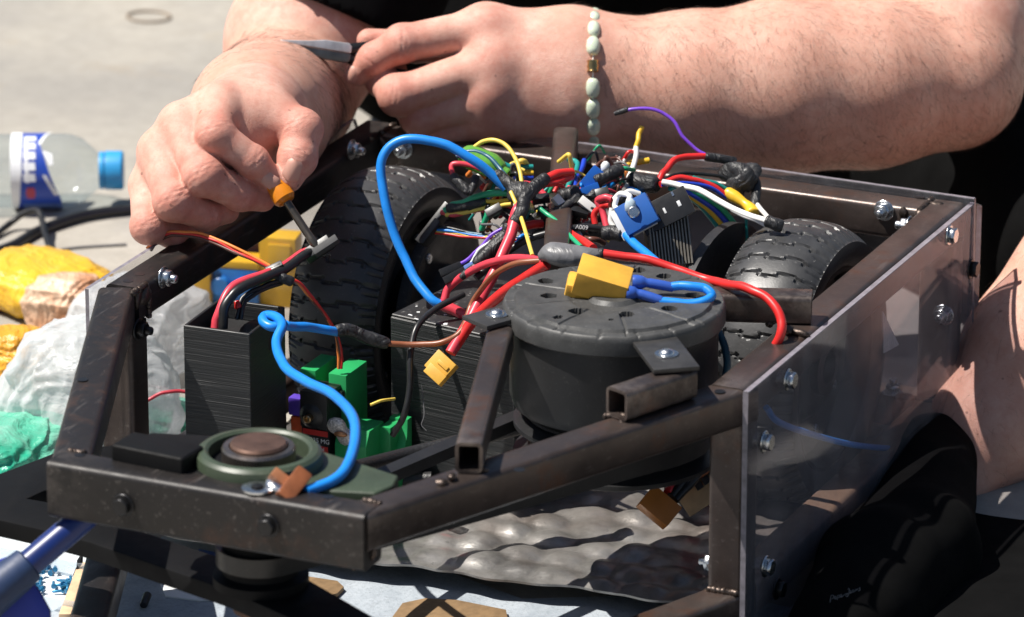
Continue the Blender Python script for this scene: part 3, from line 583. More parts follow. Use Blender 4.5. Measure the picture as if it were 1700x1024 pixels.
def flesh_mesh(name, parts, mats, attr=None, smooth_it=1):
    vs, fs, n = [], [], 0
    for v, f in parts: vs.append(v); fs.append(f+n); n += len(v)
    v = np.vstack(vs); f = np.vstack(fs)
    for _ in range(smooth_it):                       # light relax along the mesh
        acc = np.zeros_like(v); cnt = np.zeros(len(v))
        for a, b in ((0, 1), (1, 2), (2, 3), (3, 0)):
            np.add.at(acc, f[:, a], v[f[:, b]]); np.add.at(acc, f[:, b], v[f[:, a]]); np.add.at(cnt, f[:, a], 1); np.add.at(cnt, f[:, b], 1)
        v = v*.45+acc/np.maximum(cnt, 1)[:, None]*.55
    return v, f
def normals(v, f):
    fn_ = np.cross(v[f[:, 2]]-v[f[:, 0]], v[f[:, 3]]-v[f[:, 1]]); nn = np.zeros_like(v)
    for k in range(4): np.add.at(nn, f[:, k], fn_)
    return nn/(np.linalg.norm(nn, axis=1)[:, None]+1e-12)
def npobj(name, v, f, mat, parent, attrs={}, **kw):
    lo, hi = v.min(0), v.max(0); o = np.array(((lo[0]+hi[0])/2, (lo[1]+hi[1])/2, lo[2])); me = bpy.data.meshes.new(name)
    me.vertices.add(len(v)); me.vertices.foreach_set('co', ((v-o)*MM).ravel()); me.loops.add(f.size); me.loops.foreach_set('vertex_index', f.ravel().astype(np.int32)); me.polygons.add(len(f)); me.polygons.foreach_set('loop_start', np.arange(0, f.size, f.shape[1], dtype=np.int32))
    me.update(calc_edges=True); me.validate(); me.polygons.foreach_set('use_smooth', np.ones(len(me.polygons), bool)); me.materials.append(mat)
    for k, a in attrs.items(): at = me.attributes.new(k, 'FLOAT', 'POINT'); at.data.foreach_set('value', a.astype(np.float32))
    return meta(link(bpy.data.objects.new(name, me), parent, Matrix.Translation(Vector(o*MM))), **kw)

# skin: pigment variation, reddish knuckles (a vertex attribute: colour of the skin itself)
n = NB('skin'); N = n.N; at = N.new('ShaderNodeAttribute'); at.attribute_name = 'red'; a2 = N.new('ShaderNodeAttribute'); a2.attribute_name = 'arm'
f = n.noise(38, 5, .6); f2 = n.noise(150, 4, .6); col = n.ramp(f, [(.32, (.58, .29, .22)), (.68, (.71, .43, .345))]); col = n.mix(n.math('MULTIPLY', n.ramp(f2, [(.45, 0), (.7, 1)]), .5), col, (.56, .24, .18)); col = n.mix(n.math('MULTIPLY', n.ramp(n.noise(620, 3, .6), [(.55, 0), (.7, 1)]), .22), col, (.42, .18, .13))
col = n.mix(n.math('MULTIPLY', at.outputs['Fac'], n.math('ADD', n.math('MULTIPLY', f2, .9), .25)), col, (.50, .155, .115)); col = n.mix(n.math('MULTIPLY', a2.outputs['Fac'], .35), col, (.52, .29, .20))
mo_ = n.noise(170, 1, .3); col = n.mix(n.math('MULTIPLY', n.ramp(mo_, [(.775, 0), (.79, 1)]), .6), col, (.16, .07, .05))
n.set(Base_Color=col, Roughness=n.math('ADD', n.math('MULTIPLY', f2, .2), .44), Subsurface_Weight=.14, Subsurface_Radius=(.006, .0022, .0012), Subsurface_Scale=1.0, Specular_IOR_Level=.32)
vo = N.new('ShaderNodeTexVoronoi'); vo.inputs['Scale'].default_value = 700; vo.feature = 'DISTANCE_TO_EDGE'; n.lk(n.tc.outputs['Object'], vo.inputs['Vector']); p_ = n.bump(n.ramp(vo.outputs[0], [(0, 0), (.12, 1)]), .3, .0004); p_ = n.bump(n.noise(420, 4, .6), .3, .0006, p_); n.bump(n.noise(140, 5, .6), .14, .0012, p_); M_SKIN = n.m
M_NAIL = pm('nail', (.56, .30, .235), .5, 0, .06, 60, .05, 300, spec=.5, Subsurface_Weight=.15, Subsurface_Radius=(.004, .0015, .001))
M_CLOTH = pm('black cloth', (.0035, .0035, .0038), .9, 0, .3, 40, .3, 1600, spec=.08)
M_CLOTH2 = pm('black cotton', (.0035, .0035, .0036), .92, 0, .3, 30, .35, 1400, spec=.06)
def J(px, py, k, r): p = V(px, py, k); return (p[0], p[1], p[2], r)
red, crease, armp = [], [], []
def finger(pts, kk=4.0):
    for q in pts[1:-1]: red.append((np.array(q[:3]), q[3]*1.25, .75))
    red.append((np.array(pts[-1][:3]), pts[-1][3]*1.3, .5))
    for a, b, c in zip(pts, pts[1:], pts[2:]):
        ax = np.array(c[:3])-np.array(a[:3]); crease.append((np.array(b[:3]), ax/np.linalg.norm(ax), b[3]))
    cs = cones(pts)
    for q in pts[1:-1]: p = np.array(q[:3]); cs.append((p, p+.01, q[3]*1.045, q[3]*1.045))
    return cs
def hand_sdf(palm, fingers, arm, kp=14, kf=9, kc=1.6):
    fp = sdf_list(palm+arm[0], kp); fa = [sdf_list(c, 10) for c in arm[1:]]; ff = [sdf_list(c, 3.5) for c in fingers]
    def fn(Pt, c, rad):
        p = fp(Pt, c, rad)
        for a in fa: p = smin(p, a(Pt, c, rad), 8)
        d = p
        for f_ in ff: d = smin(d, smin(p, f_(Pt, c, rad), kf), kc)
        return d
    return fn
def bbox(cs, pad=6):
    a = np.array([np.minimum(c[0]-c[2], c[1]-c[3]) for c in cs]).min(0); b = np.array([np.maximum(c[0]+c[2], c[1]+c[3]) for c in cs]).max(0); return a-pad, b+pad
SKH = 1.3
# hand on the screwdriver
k = 95
fi = [finger([J(366, 172, k+22, 14), J(357, 224, k-4, 12.6), J(420, 268, k+2, 10.6), J(452, 298, k+8, 8.6)]),
      finger([J(300, 206, k+22, 14), J(338, 292, k-8, 13.4), J(398, 322, k+8, 11), J(436, 330, k+18, 9)]),
      finger([J(262, 250, k+22, 13.5), J(288, 334, k-4, 13.2), J(340, 356, k+12, 10.6), J(376, 350, k+22, 9)]),
      finger([J(244, 310, k+26, 12), J(246, 376, k+6, 11.5), J(284, 386, k+22, 9.4), J(312, 374, k+30, 8)])]
th_ = finger([J(440, 186, k+34, 17), J(500, 216, k+22, 14.2), J(494, 262, k+14, 12.8), J(480, 296, k+10, 9.6)])
palm = cones([J(430, 185, k+62, 25), J(366, 176, k+26, 15)])+cones([J(418, 190, k+62, 25), J(304, 208, k+26, 15)])+cones([J(405, 200, k+62, 24), J(268, 250, k+28, 14)])+cones([J(390, 214, k+60, 22), J(250, 306, k+32, 13)])
palm += cones([J(440, 190, k+60, 24), J(445, 188, k+36, 18)])+cones([J(340, 240, k+30, 26), J(300, 290, k+30, 22)])+cones([J(410, 200, k+40, 26), J(380, 260, k+34, 22)])
arm0 = cones([J(418, 196, k+60, 31), J(428, 192, k+120, 44), J(432, 192, k+170, 48.5), J(470, 160, k+300, 50)])
armu = cones([J(478, 158, k+315, 50), J(505, 70, k+345, 57), J(545, -10, k+375, 60), J(625, -150, k+420, 66)])
armp += [(c[0], c[1], c[2], c[3]) for c in arm0[1:]]
fnL = hand_sdf(palm, fi+[th_], [arm0[:1], arm0[1:], armu]); lo, hi = bbox(sum(fi, [])+th_+palm+arm0+armu[:2])
partL = surface_nets(fnL, lo, hi, SKH)
# hand with the pliers
k = 335
fi = [finger([J(802, 48, k-4, 15.5), J(668, 72, k-14, 13.6), J(622, 98, k-8, 11.6), J(594, 122, k, 9.6)]),
      finger([J(815, 108, k-16, 15.2), J(662, 158, k-18, 14.6), J(634, 134, k+4, 11), J(655, 118, k+22, 9.5)]),
      finger([J(808, 160, k-12, 14.2), J(696, 194, k-6, 13.2), J(664, 166, k+16, 10.5), J(680, 150, k+32, 9)]),
      finger([J(815, 200, k-2, 12.6), J(732, 222, k+4, 11), J(702, 196, k+22, 9), J(712, 178, k+36, 8)])]
th_ = finger([J(850, 88, k+30, 17), J(770, 82, k+34, 14), J(690, 76, k+22, 11.5), J(612, 67, k+10, 8.8)])
palm = cones([J(950, 85, k+4, 30), J(805, 52, k-2, 17)])+cones([J(950, 115, k, 32), J(818, 108, k-10, 17)])+cones([J(950, 150, k, 32), J(812, 160, k-6, 16)])+cones([J(950, 180, k+6, 26), J(820, 196, k+2, 15)])+cones([J(930, 120, k+22, 28), J(850, 92, k+26, 20)])
for q in ((802, 48, -4), (815, 108, -14), (808, 160, -12), (815, 200, 0)): p = J(q[0]+6, q[1]-2, k+q[2]-4, 12); red.append((np.array(p[:3]), 15, .9)); palm.append((np.array(p[:3]), np.array(p[:3])+.01, 14.5, 14.5))
arm0 = cones([J(950, 92, k+6, 31), J(1000, 98, k+8, 27), J(1150, 110, k+16, 36)])+cones([J(950, 172, k+6, 27), J(1000, 178, k+8, 26), J(1150, 178, k+16, 34)])+cones([J(990, 138, k+8, 37), J(1150, 148, k+16, 51), J(1300, 142, k+24, 61), J(1440, 138, k+34, 59), J(1575, 130, k+46, 51)])
armu = cones([J(1585, 130, k+48, 50), J(1588, 60, k+70, 51), J(1560, -60, k+120, 60), J(1480, -260, k+190, 66)])
armp += [(c[0], c[1], c[2], c[3]) for c in arm0]
fnR = hand_sdf(palm, fi+[th_], [arm0, armu], kp=16); lo, hi = bbox(sum(fi, [])+th_+palm+arm0+armu[:2])
partR = surface_nets(fnR, lo, hi, SKH)
# bare shin
legc = cones([J(1560, 815, 203, 26), J(1580, 796, 208, 27), J(1641, 713, 224, 41), J(1725, 595, 245, 55), J(1810, 470, 262, 58)]); armp += legc
lo, hi = bbox(legc); partG = surface_nets(sdf_list(legc, 14), lo, hi, 3)
v, f = flesh_mesh('body', [partL, partR, partG], None)
nv = normals(v, f)
dsp = np.zeros(len(v)); rd = np.zeros(len(v)); ar = np.zeros(len(v))
for c, ax, r in crease:
    d = v-c; s = d@ax; m = (np.linalg.norm(d, axis=1) < r*1.7)
    for o_, w_ in ((-3.2, .5), (-.9, .9), (1.6, .7), (4.2, .4)): dsp -= m*.75*w_*np.exp(-((s-o_+.6*np.sin((d@np.cross(ax, FWD))*.5+o_))/.6)**2)*np.clip((-(nv@FWD)), 0, 1)
for c, r, s in red: rd = np.maximum(rd, s*np.exp(-(np.linalg.norm(v-c, axis=1)/(r*1.25))**4))
for a, b, r1, r2 in armp: ar = np.maximum(ar, np.clip(1-(rcone(v, a, b, r1, r2)-5)/8, 0, 1))
v = v+nv*dsp[:, None]
person = thing('person', V(1100, 200, 700)*np.array((1, 1, 0))+np.array((0, 0, ZF)), 'person in black clothes bending over the robot with screwdriver and pliers in bare hands', 'person')
npobj('body', v, f, M_SKIN, person, {'red': rd, 'arm': ar})
# finger nails
def nail(px, py, k, nx, ny, wx, ly, ang):
    c = V(px, py, k); nd_ = -FWD*1.0+RGT*nx+UPV*ny; nd_ /= np.linalg.norm(nd_); t = RGT*math.cos(math.radians(ang))+UPV*math.sin(math.radians(ang)); t -= nd_*(t@nd_); t /= np.linalg.norm(t); s = np.cross(nd_, t); m = MB(); q = 12
    for i in range(q+1):
        for j in range(9):
            a, b = (i/q*2-1), (j/8*2-1); w = wx*(1-.12*(1-a)*.5-.35*max(0, abs(a)-.6)**2*6); m.v.append(tuple(c+t*a*ly+s*b*w+nd_*(1.1-2.6*b*b*wx/7-.9*a*a)))
    m.f = [(i*9+j, i*9+j+1, (i+1)*9+j+1, (i+1)*9+j) for i in range(q) for j in range(8)]; m.m = [0]*len(m.f); obj('fingernail', m, M_NAIL, person, smooth=80)
nail(449, 301, 95-2.4, .0, -.25, 5.4, 6, -38); nail(485, 283, 95-3.0, -.2, -.25, 6.4, 7.6, -112); nail(583, 124, 335-8.8, -.45, -.2, 5.6, 6.2, -130)
# hair on arms and shin: thin three-sided strands
M_HAIR = pm('body hair', (.05, .026, .016), .45, 0, .4, 50)
cand = np.nonzero((ar > .8) & ((nv@FWD) < .35))[0]; hm = MB(); hv, hf = [], []
pick = RNG.choice(cand, min(9000, len(cand)), replace=False)
for q in pick:
    p, nn_ = v[q], nv[q]
    if p[0] < 120 and p[1] < 330 and RNG.random() < .86: continue
    t = RGT*RNG.normal(.25, .35)-UPV*RNG.uniform(.4, 1.1)+FWD*RNG.normal(0, .2); t -= nn_*(t@nn_); t /= np.linalg.norm(t)+1e-9; L_ = RNG.uniform(6, 14); lean = RNG.uniform(.15, .5); b = np.cross(nn_, t); cv = RNG.normal(0, .22); n0 = len(hv)
    for s_ in range(4):
        u_ = s_/3; c = p+t*L_*u_*(1-.15*u_)+nn_*(lean*L_*u_*(1-.55*u_))+b*cv*L_*u_*u_-nn_*.3; w_ = .075*(1-.75*u_)
        hv += [c+b*w_, c-b*w_*.5+nn_*w_*.87, c-b*w_*.5-nn_*w_*.87]
    for s_ in range(3):
        for e in range(3): e2 = (e+1) % 3; hf.append((n0+s_*3+e, n0+s_*3+e2, n0+s_*3+3+e2, n0+s_*3+3+e))
npobj('body_hair', np.array(hv), np.array(hf), M_HAIR, person, kind='stuff')
# clothes
def cloth_mesh(name, cs, k, h, amp, mat, lo=None, hi=None, wl=26, cut=None, par=None, **kw):
    a, b = bbox(cs, 8)
    if lo is not None: a = np.maximum(a, lo)
    if hi is not None: b = np.minimum(b, hi)
    base = sdf_list(cs, k)
    def fn(Pt, c, rad):
        d = base(Pt, c, rad); x, y, z = Pt[:, 0]/wl, Pt[:, 1]/wl, Pt[:, 2]/wl
        d = d+amp*(np.sin(x+1.7*np.sin(y*.6)+.8*z)*np.sin(y*.9+1.3*np.sin(z*.7))+.5*np.sin(2.1*x-1.6*z+np.sin(1.4*y)))
        if cut is not None: d = np.maximum(d, (Pt-cut[0])@cut[1])
        return d
    v, f = surface_nets(fn, a, b, h); v, f = flesh_mesh(name, [(v, f)], None); return npobj(name, v, f, mat, par or person, **kw)
k = 95
cp = V(575, 27, k+330); cutv = -(RGT*50+UPV*120)/130
cloth_mesh('sleeve', cones([J(505, 75, k+345, 71), J(545, -10, k+374, 75), J(575, -60, k+396, 79), J(650, -220, k+450, 86)]), 10, 4, 1.4, M_CLOTH, cut=(cp, cutv))
tor = cones([J(1120, -60, 850, 150), J(1060, -300, 780, 170)])+cones([J(650, -260, 560, 85), J(1500, -330, 640, 90)])+cones([J(900, -40, 830, 120), J(1350, -40, 840, 120)])
shirt = cloth_mesh('shirt', tor, 60, 8, 5, M_CLOTH, wl=40)
cloth_mesh('shorts', cones([J(1000, 60, 1000, 105), J(1330, 130, 900, 105), J(1640, 300, 640, 98), J(1810, 430, 400, 84)])+cones([J(1000, 60, 1000, 105), J(760, 20, 960, 100), J(560, -40, 800, 85)]), 50, 7, 4, M_CLOTH2, wl=34)
obj('shirt_print', MB(), M_CLOTH, shirt) if False else None
cloth_mesh('sock', cones([J(1600, 778, 212, 29.5), J(1578, 798, 208, 29), J(1555, 822, 202, 30), J(1520, 856, 194, 33)]), 12, 3, .5, M_CLOTH, wl=8, cut=(V(1577, 798, 208), (RGT*105+UPV*65)/123.5))
a_ = V(1525, 850, 194); boot = cones([(a_[0], a_[1], a_[2], 32), (a_[0]+6, a_[1]-60, a_[2]-4, 33), (512, 130, 2, 36), (522, 40, -6, 33)])+cones([(a_[0]+2, a_[1]+20, -2, 32), (520, 190, -6, 40), (530, 60, -6, 34)])
bt = cloth_mesh('shoe', boot, 18, 4, .8, M_CLOTH2, lo=np.array((-1e4, -1e4, ZF+.5)), wl=14)
# ------------------------------------------------------------------ wires and small electrics
CW = dict(red=(.60, .022, .02), pink=(.62, .05, .075), blue=(.012, .22, .70), dblue=(.012, .05, .45), yellow=(.80, .58, .10), gold=(.75, .45, .03), orange=(.75, .22, .04), brown=(.24, .08, .035), dbrown=(.10, .04, .028), teal=(.012, .24, .22), green=(.02, .34, .16), white=(.74, .73, .70), black=(.014, .014, .015), purple=(.17, .055, .52), grey=(.12, .12, .125), steel=(.02, .1, .16), lime=(.25, .5, .1))
MW = {k_: pm('insulation '+k_, c, .36, 0, .1, 60, .06, 700, dust=.06) for k_, c in CW.items()}
n = NB('electrical tape'); f = n.noise(60, 5, .6); n.set(Base_Color=n.ramp(f, [(.3, (.012, .012, .013)), (.7, (.03, .03, .032))]), Roughness=n.math('ADD', n.math('MULTIPLY', f, .4), .28)); p_ = n.bump(n.noise(75, 4, .5, dist=1.5), .9, .004); n.bump(n.noise(400, 3), .2, .0005, p_); M_TAPE = n.m
n = NB('grey tape'); f = n.noise(70, 5, .6); n.set(Base_Color=n.ramp(f, [(.3, (.10, .10, .105)), (.7, (.19, .19, .2))]), Roughness=.4); n.bump(n.noise(60, 4, .5, dist=1.5), .5, .003); M_TAPEG = n.m
def pts3(pts): return [V(*p) for p in pts]
def wire(pts, r, c, label=None, par=None, name='wire', per=8, group=None, cat='wire', nn=10, flat=1.0):
    q = spline(pts3(pts), per); k_ = max(3, len(q)//5); q = q+np.stack([np.interp(np.linspace(0, k_, len(q)), range(k_+1), np.concatenate(([0], RNG.normal(0, .42, k_-1), [0]))) for _ in range(3)], -1)
    return obj(name, MB().tube(q, r, nn, flat=flat), MW[c] if isinstance(c, str) else c, par, smooth=60, label=label, category=None if par else cat, group=group)
def sleeve(pts, r, mt=None, par=None, label=None, per=6, name='heat_shrink', amp=.12):
    q = spline(pts3(pts), per); nq = max(3, len(q)//4); rr = list(r*(1+amp*np.interp(np.linspace(0, nq, len(q)), range(nq+1), RNG.uniform(-1, 1, nq+1)))); rr[0] *= .8; rr[-1] *= .8
    return obj(name, MB().tube(q, rr, 12), mt or M_TAPE, par, smooth=60, label=label, category=None if par else 'tape')
def kbox(c, sz, ax_px, par, name, mt, bevel=.6, tilt=0, dep=0, **kw):
    """box whose local x runs along a picture direction (degrees), leaning by dep away from the camera"""
    t = math.radians(ax_px); u = RGT*math.cos(t)+UPV*math.sin(t)+FWD*dep; u /= np.linalg.norm(u); w = -FWD*math.cos(math.radians(tilt))+UPV*math.sin(math.radians(tilt)); w -= u*(w@u); w /= np.linalg.norm(w); R = np.stack((u, np.cross(w, u), w), -1)
    return obj(name, MB().box(V(*c), sz, R), mt, par, bevel=bevel, **kw), R
M_YEL = pm('yellow connector', (.66, .36, .045), .5, 0, .14, 60, .1, 500, dust=.1)
M_ORC = pm('orange connector', (.42, .15, .025), .42, 0, .12, 60, .1, 500)
# long loops
w1 = wire([(840, 312, 128), (790, 268, 126), (735, 240, 128), (690, 230, 130), (656, 237, 132), (632, 268, 132), (638, 325, 130), (658, 398, 128), (686, 455, 122), (712, 492, 114), (735, 508, 112)], 3.3, 'blue', 'thick bright blue cable arching over the left wheel')
sleeve([(730, 505, 112), (755, 515, 110), (775, 526, 108)], 3.9, MW['pink'], w1)
wb = wire([(478, 540, 24), (455, 541, 20), (438, 536, 24), (440, 524, 32), (456, 525, 26), (468, 540, 10), (460, 570, -4), (472, 608, -40), (510, 634, -80), (556, 658, -130), (588, 700, -210), (580, 765, -285), (552, 798, -312), (508, 815, -322)], 3.4, 'blue', 'thick blue cable curling from the battery box down to the copper terminal')
wire([(474, 541, 26), (500, 543, 38), (530, 546, 50), (562, 551, 60)], 3.2, 'blue', 'short blue cable lead joining a black taped splice by the left wheel')
tp = thing('taped_splice', V(600, 575, 66), 'black taped splice between blue cable and brown wire in front of left wheel', 'splice')
sleeve([(556, 549, 58), (580, 548, 62), (610, 560, 66), (645, 571, 68)], 4.4, None, tp)
wire([(640, 570, 68), (690, 573, 68), (735, 568, 64), (765, 550, 62), (785, 500, 74), (815, 462, 50), (850, 440, 26), (905, 432, 14)], 2.0, 'brown', 'brown wire crossing in front of the dusty box up to the grey taped joint')
wire([(770, 488, 106), (725, 510, 96), (694, 540, 82), (682, 580, 74), (680, 640, 70), (670, 690, 70), (652, 722, 80)], 2.3, 'black', 'thin black cable hanging down the front of the dusty printed box')
wire([(737, 500, 112), (748, 474, 112), (785, 448, 100), (840, 430, 70), (885, 430, 30), (905, 436, 12)], 2.7, 'pink', 'pinkish red cable arching over the dusty box to the grey tape')
xt = thing('yellow_plug', V(733, 620, 60), 'small yellow plug hanging from red cables in front of the dusty box', 'plug')
wire([(748, 586, 60), (776, 540, 66), (806, 480, 80), (832, 425, 90), (850, 378, 100), (862, 352, 108)], 3.9, 'pink', par=xt, name='red_cable')
wire([(752, 580, 62), (785, 532, 62), (830, 490, 44), (870, 462, 26), (908, 438, 12)], 3.9, 'red', par=xt, name='red_cable')
_, R = kbox((733, 608, 60), (15, 17, 9), 48, xt, 'shell', M_YEL, tilt=25, bevel=.8); kbox((724, 622, 57), (8, 15, 8), 48, xt, 'tip', M_YEL, tilt=25); kbox((736, 606, 55.5), (3, 9, 3), 48, xt, 'ridge', M_YEL, tilt=25, bevel=.4)
# grey taped joint, red power cable, big yellow plug with blue loop on the motor cap
gj = thing('taped_joint', V(945, 440, 8), 'grey tape joint lying on the back edge of the motor cap', 'splice')
q = spline(pts3([(896, 426, 14), (915, 420, 11), (940, 424, 8), (970, 424, 6), (1000, 420, 6)]), 6); obj('tape_wrap', MB().tube(q, np.interp(np.linspace(0, 1, len(q)), [0, .1, .25, .45, .6, .75, .88, 1], [3.6, 6.5, 9.8, 10.6, 10, 8.2, 5.6, 3.6]), 14, flat=.75), M_TAPEG, gj, smooth=60); sleeve([(993, 421, 6), (1004, 421, 5)], 3.6, None, gj)
wire([(1002, 421, 5), (1060, 428, 2), (1120, 444, -6), (1180, 465, -16), (1215, 473, -44), (1248, 481, -58), (1278, 498, -66), (1298, 530, -74), (1296, 556, -76), (1280, 585, -72)], 3.1, 'red', 'thick red cable running from the grey joint over the right side of the cap')
yp = thing('power_plug', V(1010, 500, -70), 'large yellow power plug with blue cable loop lying on the motor cap', 'plug')
_, R = kbox((1000, 466, -74), (35, 26, 17), -17, yp, 'shell', M_YEL, tilt=58, bevel=.9)
kbox((962, 478, -70), (18, 19, 13), -12, yp, 'nose', M_YEL, tilt=58, bevel=2.5); kbox((1006, 460, -83), (10, 1.2, 1.0), -17, yp, 'mark', M_YEL, tilt=58, bevel=.2); kbox((1014, 463, -83), (10, 1.2, 1), -17, yp, 'mark', M_YEL, tilt=58, bevel=.2)
M_LUG = pm('blue lug', (.03, .09, .40), .35, 0, .1, 60)
for a, b, c in (((1050, 468, -78), (1078, 470, -78), (1118, 477, -78)), ((1040, 486, -84), (1062, 488, -84), (1098, 499, -86))):
    q = spline(pts3([a, b, c]), 8); obj('lug', MB().tube(q, [4.6, 4.9, 4.9, 4.8, 4.6, 4.4, 3.6, 3.0, 3.2, 3.3, 3.3, 3.3, 3.3, 3.3, 3.2, 3.2, 3.0], 14), M_LUG, yp, smooth=60)
wire([(1112, 476, -78), (1140, 474, -80), (1168, 478, -82), (1182, 489, -84), (1170, 500, -87), (1135, 505, -88), (1095, 500, -86)], 3.0, 'blue', par=yp, name='loop_cable')
# orange plug below the belt
op = thing('orange_plug', V(1097, 880, -10), 'orange brown plug hanging under the drive belt near the right post', 'plug')
kbox((1094, 842, -6), (24, 17, 14), -40, op, 'shell', M_ORC, tilt=20, bevel=.8)
for d_, c, nm in ((0, 'red', 'red_cable'), (10, 'black', 'black_cable'), (20, 'black', 'black_cable')): wire([(1108+d_*.6, 818+d_*.6, -4), (1125+d_, 795+d_*.4, 4), (1150+d_, 765, 16), (1182, 725+d_, 30)], 3, c, par=op, name=nm)
pcb = thing('circuit_board', V(1175, 800, 30), 'orange edged circuit board standing behind the right front post', 'circuit board')
kbox((1178, 800, 34), (48, 26, 1.6), 33, pcb, 'board', pm('pcb', (.45, .30, .16), .6), tilt=20, bevel=.2)
for q in range(3): kbox((1160+q*12, 806-q*9, 31), (5, 5, 3), 33, pcb, 'chip', M_BLK, tilt=20, bevel=.3)
kbox((1170, 786, 33), (52, 3, 3), 33, pcb, 'edge_strip', pm('copper edge', (.5, .2, .09), .4, .3), tilt=20, bevel=.4)
rp = obj('red_module', MB().box(P(1186, 748, z=40), (24, 30, 40), rotz(10)), pm('red plastic', (.28, .012, .015), .4), bevel=1, label='dark red module half hidden behind the right front post', category='module')
inst('screw', SCREW, rp, axm(P(1150, 760, z=40), (0, -1, 0)))
wire([(1188, 540, -40), (1200, 570, -36), (1206, 610, -34), (1200, 650, -30)], 2.6, 'steel', 'dark blue cable going down between the drum motor and right wheel')
obj('wire', MB().tube(spline([P(a, b, x=461) for a, b in ((1272, 676), (1292, 700), (1345, 720), (1410, 737), (1470, 744), (1500, 745))], 8), 2.2, 10), MW['blue'], smooth=60, label='blue cable running low behind the right clear panel', category='wire')
# battery leads with the black plug that the screwdriver touches
bp = thing('black_plug', V(535, 425, 92), 'black plug on red and black leads held above the battery box', 'plug')
kbox((528, 414, 92), (21, 8, 9), 33, bp, 'shell', M_BLK, tilt=30, bevel=.6); kbox((541, 408, 86), (19, 5, 6), 33, bp, 'rib', pm('grey black', (.045, .045, .047), .7), tilt=30, bevel=.5)
wire([(520, 417, 92), (496, 430, 84), (468, 450, 70), (440, 462, 56), (408, 474, 44), (385, 490, 38), (372, 515, 36), (370, 545, 38)], 3.4, 'black', par=bp, name='black_lead'); wire([(517, 415, 94), (494, 426, 88), (466, 444, 76), (436, 456, 64), (400, 468, 52), (376, 488, 44), (362, 522, 40), (357, 545, 40)], 3.0, 'pink', par=bp, name='red_lead')
wire([(470, 464, 68), (440, 474, 58), (415, 484, 50), (398, 502, 46), (392, 530, 44)], 1.6, 'black', par=bp, name='black_lead'); wire([(468, 470, 68), (440, 480, 58), (420, 490, 50), (404, 508, 46), (400, 530, 44)], 1.5, 'black', par=bp, name='black_lead'); sleeve([(392, 500, 46), (396, 512, 45)], 2.6, MW['red'], bp)
sleeve([(458, 458, 66), (470, 462, 66), (486, 468, 68)], 3.4, None, bp)
# three-colour servo lead over the left rail
sl_ = thing('servo_lead', V(330, 400, 92), 'orange red and brown ribbon lead running over the left rail to a small plug', 'cable')
for q, c in enumerate(('orange', 'red', 'dbrown')):
    d_ = q*3.4; wire([(244+d_, 412+d_*.5, 108), (262, 394+d_*.6, 102), (285, 385+d_, 98), (318, 386+d_, 94), (360, 399+d_, 88), (405, 419+d_, 80), (448, 441+d_*.8, 74)], 1.05, c, par=sl_, name='strand')
    e = q*2.2; wire([(468, 458+d_*.6, 72), (490+e, 468, 74), (513+e, 494, 82), (538+e, 524, 92), (556+e, 556, 100), (563+e, 590, 106), (562+e, 612, 108)], 1.05, ('orange', 'dbrown', 'red')[q], par=sl_, name='strand')
kbox((457, 446, 71), (12, 4.5, 7), 25, sl_, 'plug', M_BLK, tilt=40, bevel=.4); kbox((457, 443, 69), (8, 1, 3), 25, sl_, 'plug_window', M_ZINCD, tilt=40, bevel=.2)
wire([(238, 668, 150), (262, 656, 150), (290, 650, 150), (318, 652, 150)], 1.3, 'pink', 'thin pink wire on the ground behind the battery box')
wire([(615, 672, 60), (632, 664, 62), (655, 662, 74)], 1.0, 'yellow', 'thin yellow wire beside the green bracket')
# copper terminal on the front bar
ct = thing('ring_terminal', P(430, 815, z=167.5), 'silver ring terminal soldered to a copper brown plug on the front bar', 'terminal')
c0 = P(428, 812, z=168); obj('ring', MB().lathe([(4.2, 0), (10, 0), (10, 1.4), (4.2, 1.4), (4.2, 0)], c0, (0, .0, 1), 32, cap=False), M_ZINC, ct); obj('stud', MB().lathe([(3.6, 0), (3.6, 2.5), (2.5, 3)], c0, (0, 0, 1), 20), M_ZINCD, ct)
blob('solder', V(455, 806, -318), 7, pm('solder', (.78, .78, .78), .22, 1, .1, 200, .4, 300), ct, (1.5, .9, .7), .4, 3, 3)
kbox((486, 808, -322), (11, 24, 12), -38, ct, 'copper_shell', pm('copper shell', (.30, .10, .04), .42, .2, .3, 60, .2, 300), tilt=35, bevel=1.6); kbox((466, 796, -318), (14, 7, 8), -38, ct, 'copper_lip', pm('copper lip', (.36, .15, .07), .42, .2), tilt=35, bevel=1)
# rod-like ribbed hose, loose tube, hex key, red chip
n = NB('ribbed hose'); n.set(Base_Color=(.014, .014, .015), Roughness=.45); wv = n.noise(300, 3); n.bump(wv, .6, .001); M_HOSE = n.m
obj('ribbed_hose', MB().tube(spline(pts3([(500, 800, -110), (570, 783, -60), (660, 760, -10), (760, 735, 10), (880, 704, 24), (930, 690, 30)]), 10), 5.6, 14), M_HOSE, smooth=60, label='thick black ribbed hose running from the bearing to the drum motor', category='hose')
lt = obj('loose_tube', MB().lathe([(5.2, 0), (5.4, 1), (5.4, 26), (4.4, 26.5), (4.2, 20), (.1, 20)], P(655, 800, z=7), (.92, .37, .1), 24), M_HOSE, label='short black tube end lying by the green bracket foot', category='tube')
hk = P(628, 898, z=ZF+6); obj('hex_key', MB().tube([hk, P(660, 886, z=ZF+8), P(676, 880, z=ZF+11), P(679, 878, z=ZF+11)], 1.1, 6), pm('key steel', (.12, .12, .125), .3, .9), label='short dark hex key lying on the hammered sheet by the nose bar', category='hex key')
obj('red_plug_cap', MB().box(P(750, 862, z=6), (13, 8, 6), rotz(-20)), MW['pink'], bevel=1.5, label='small bright red cap lying under the right nose bar', category='cap')
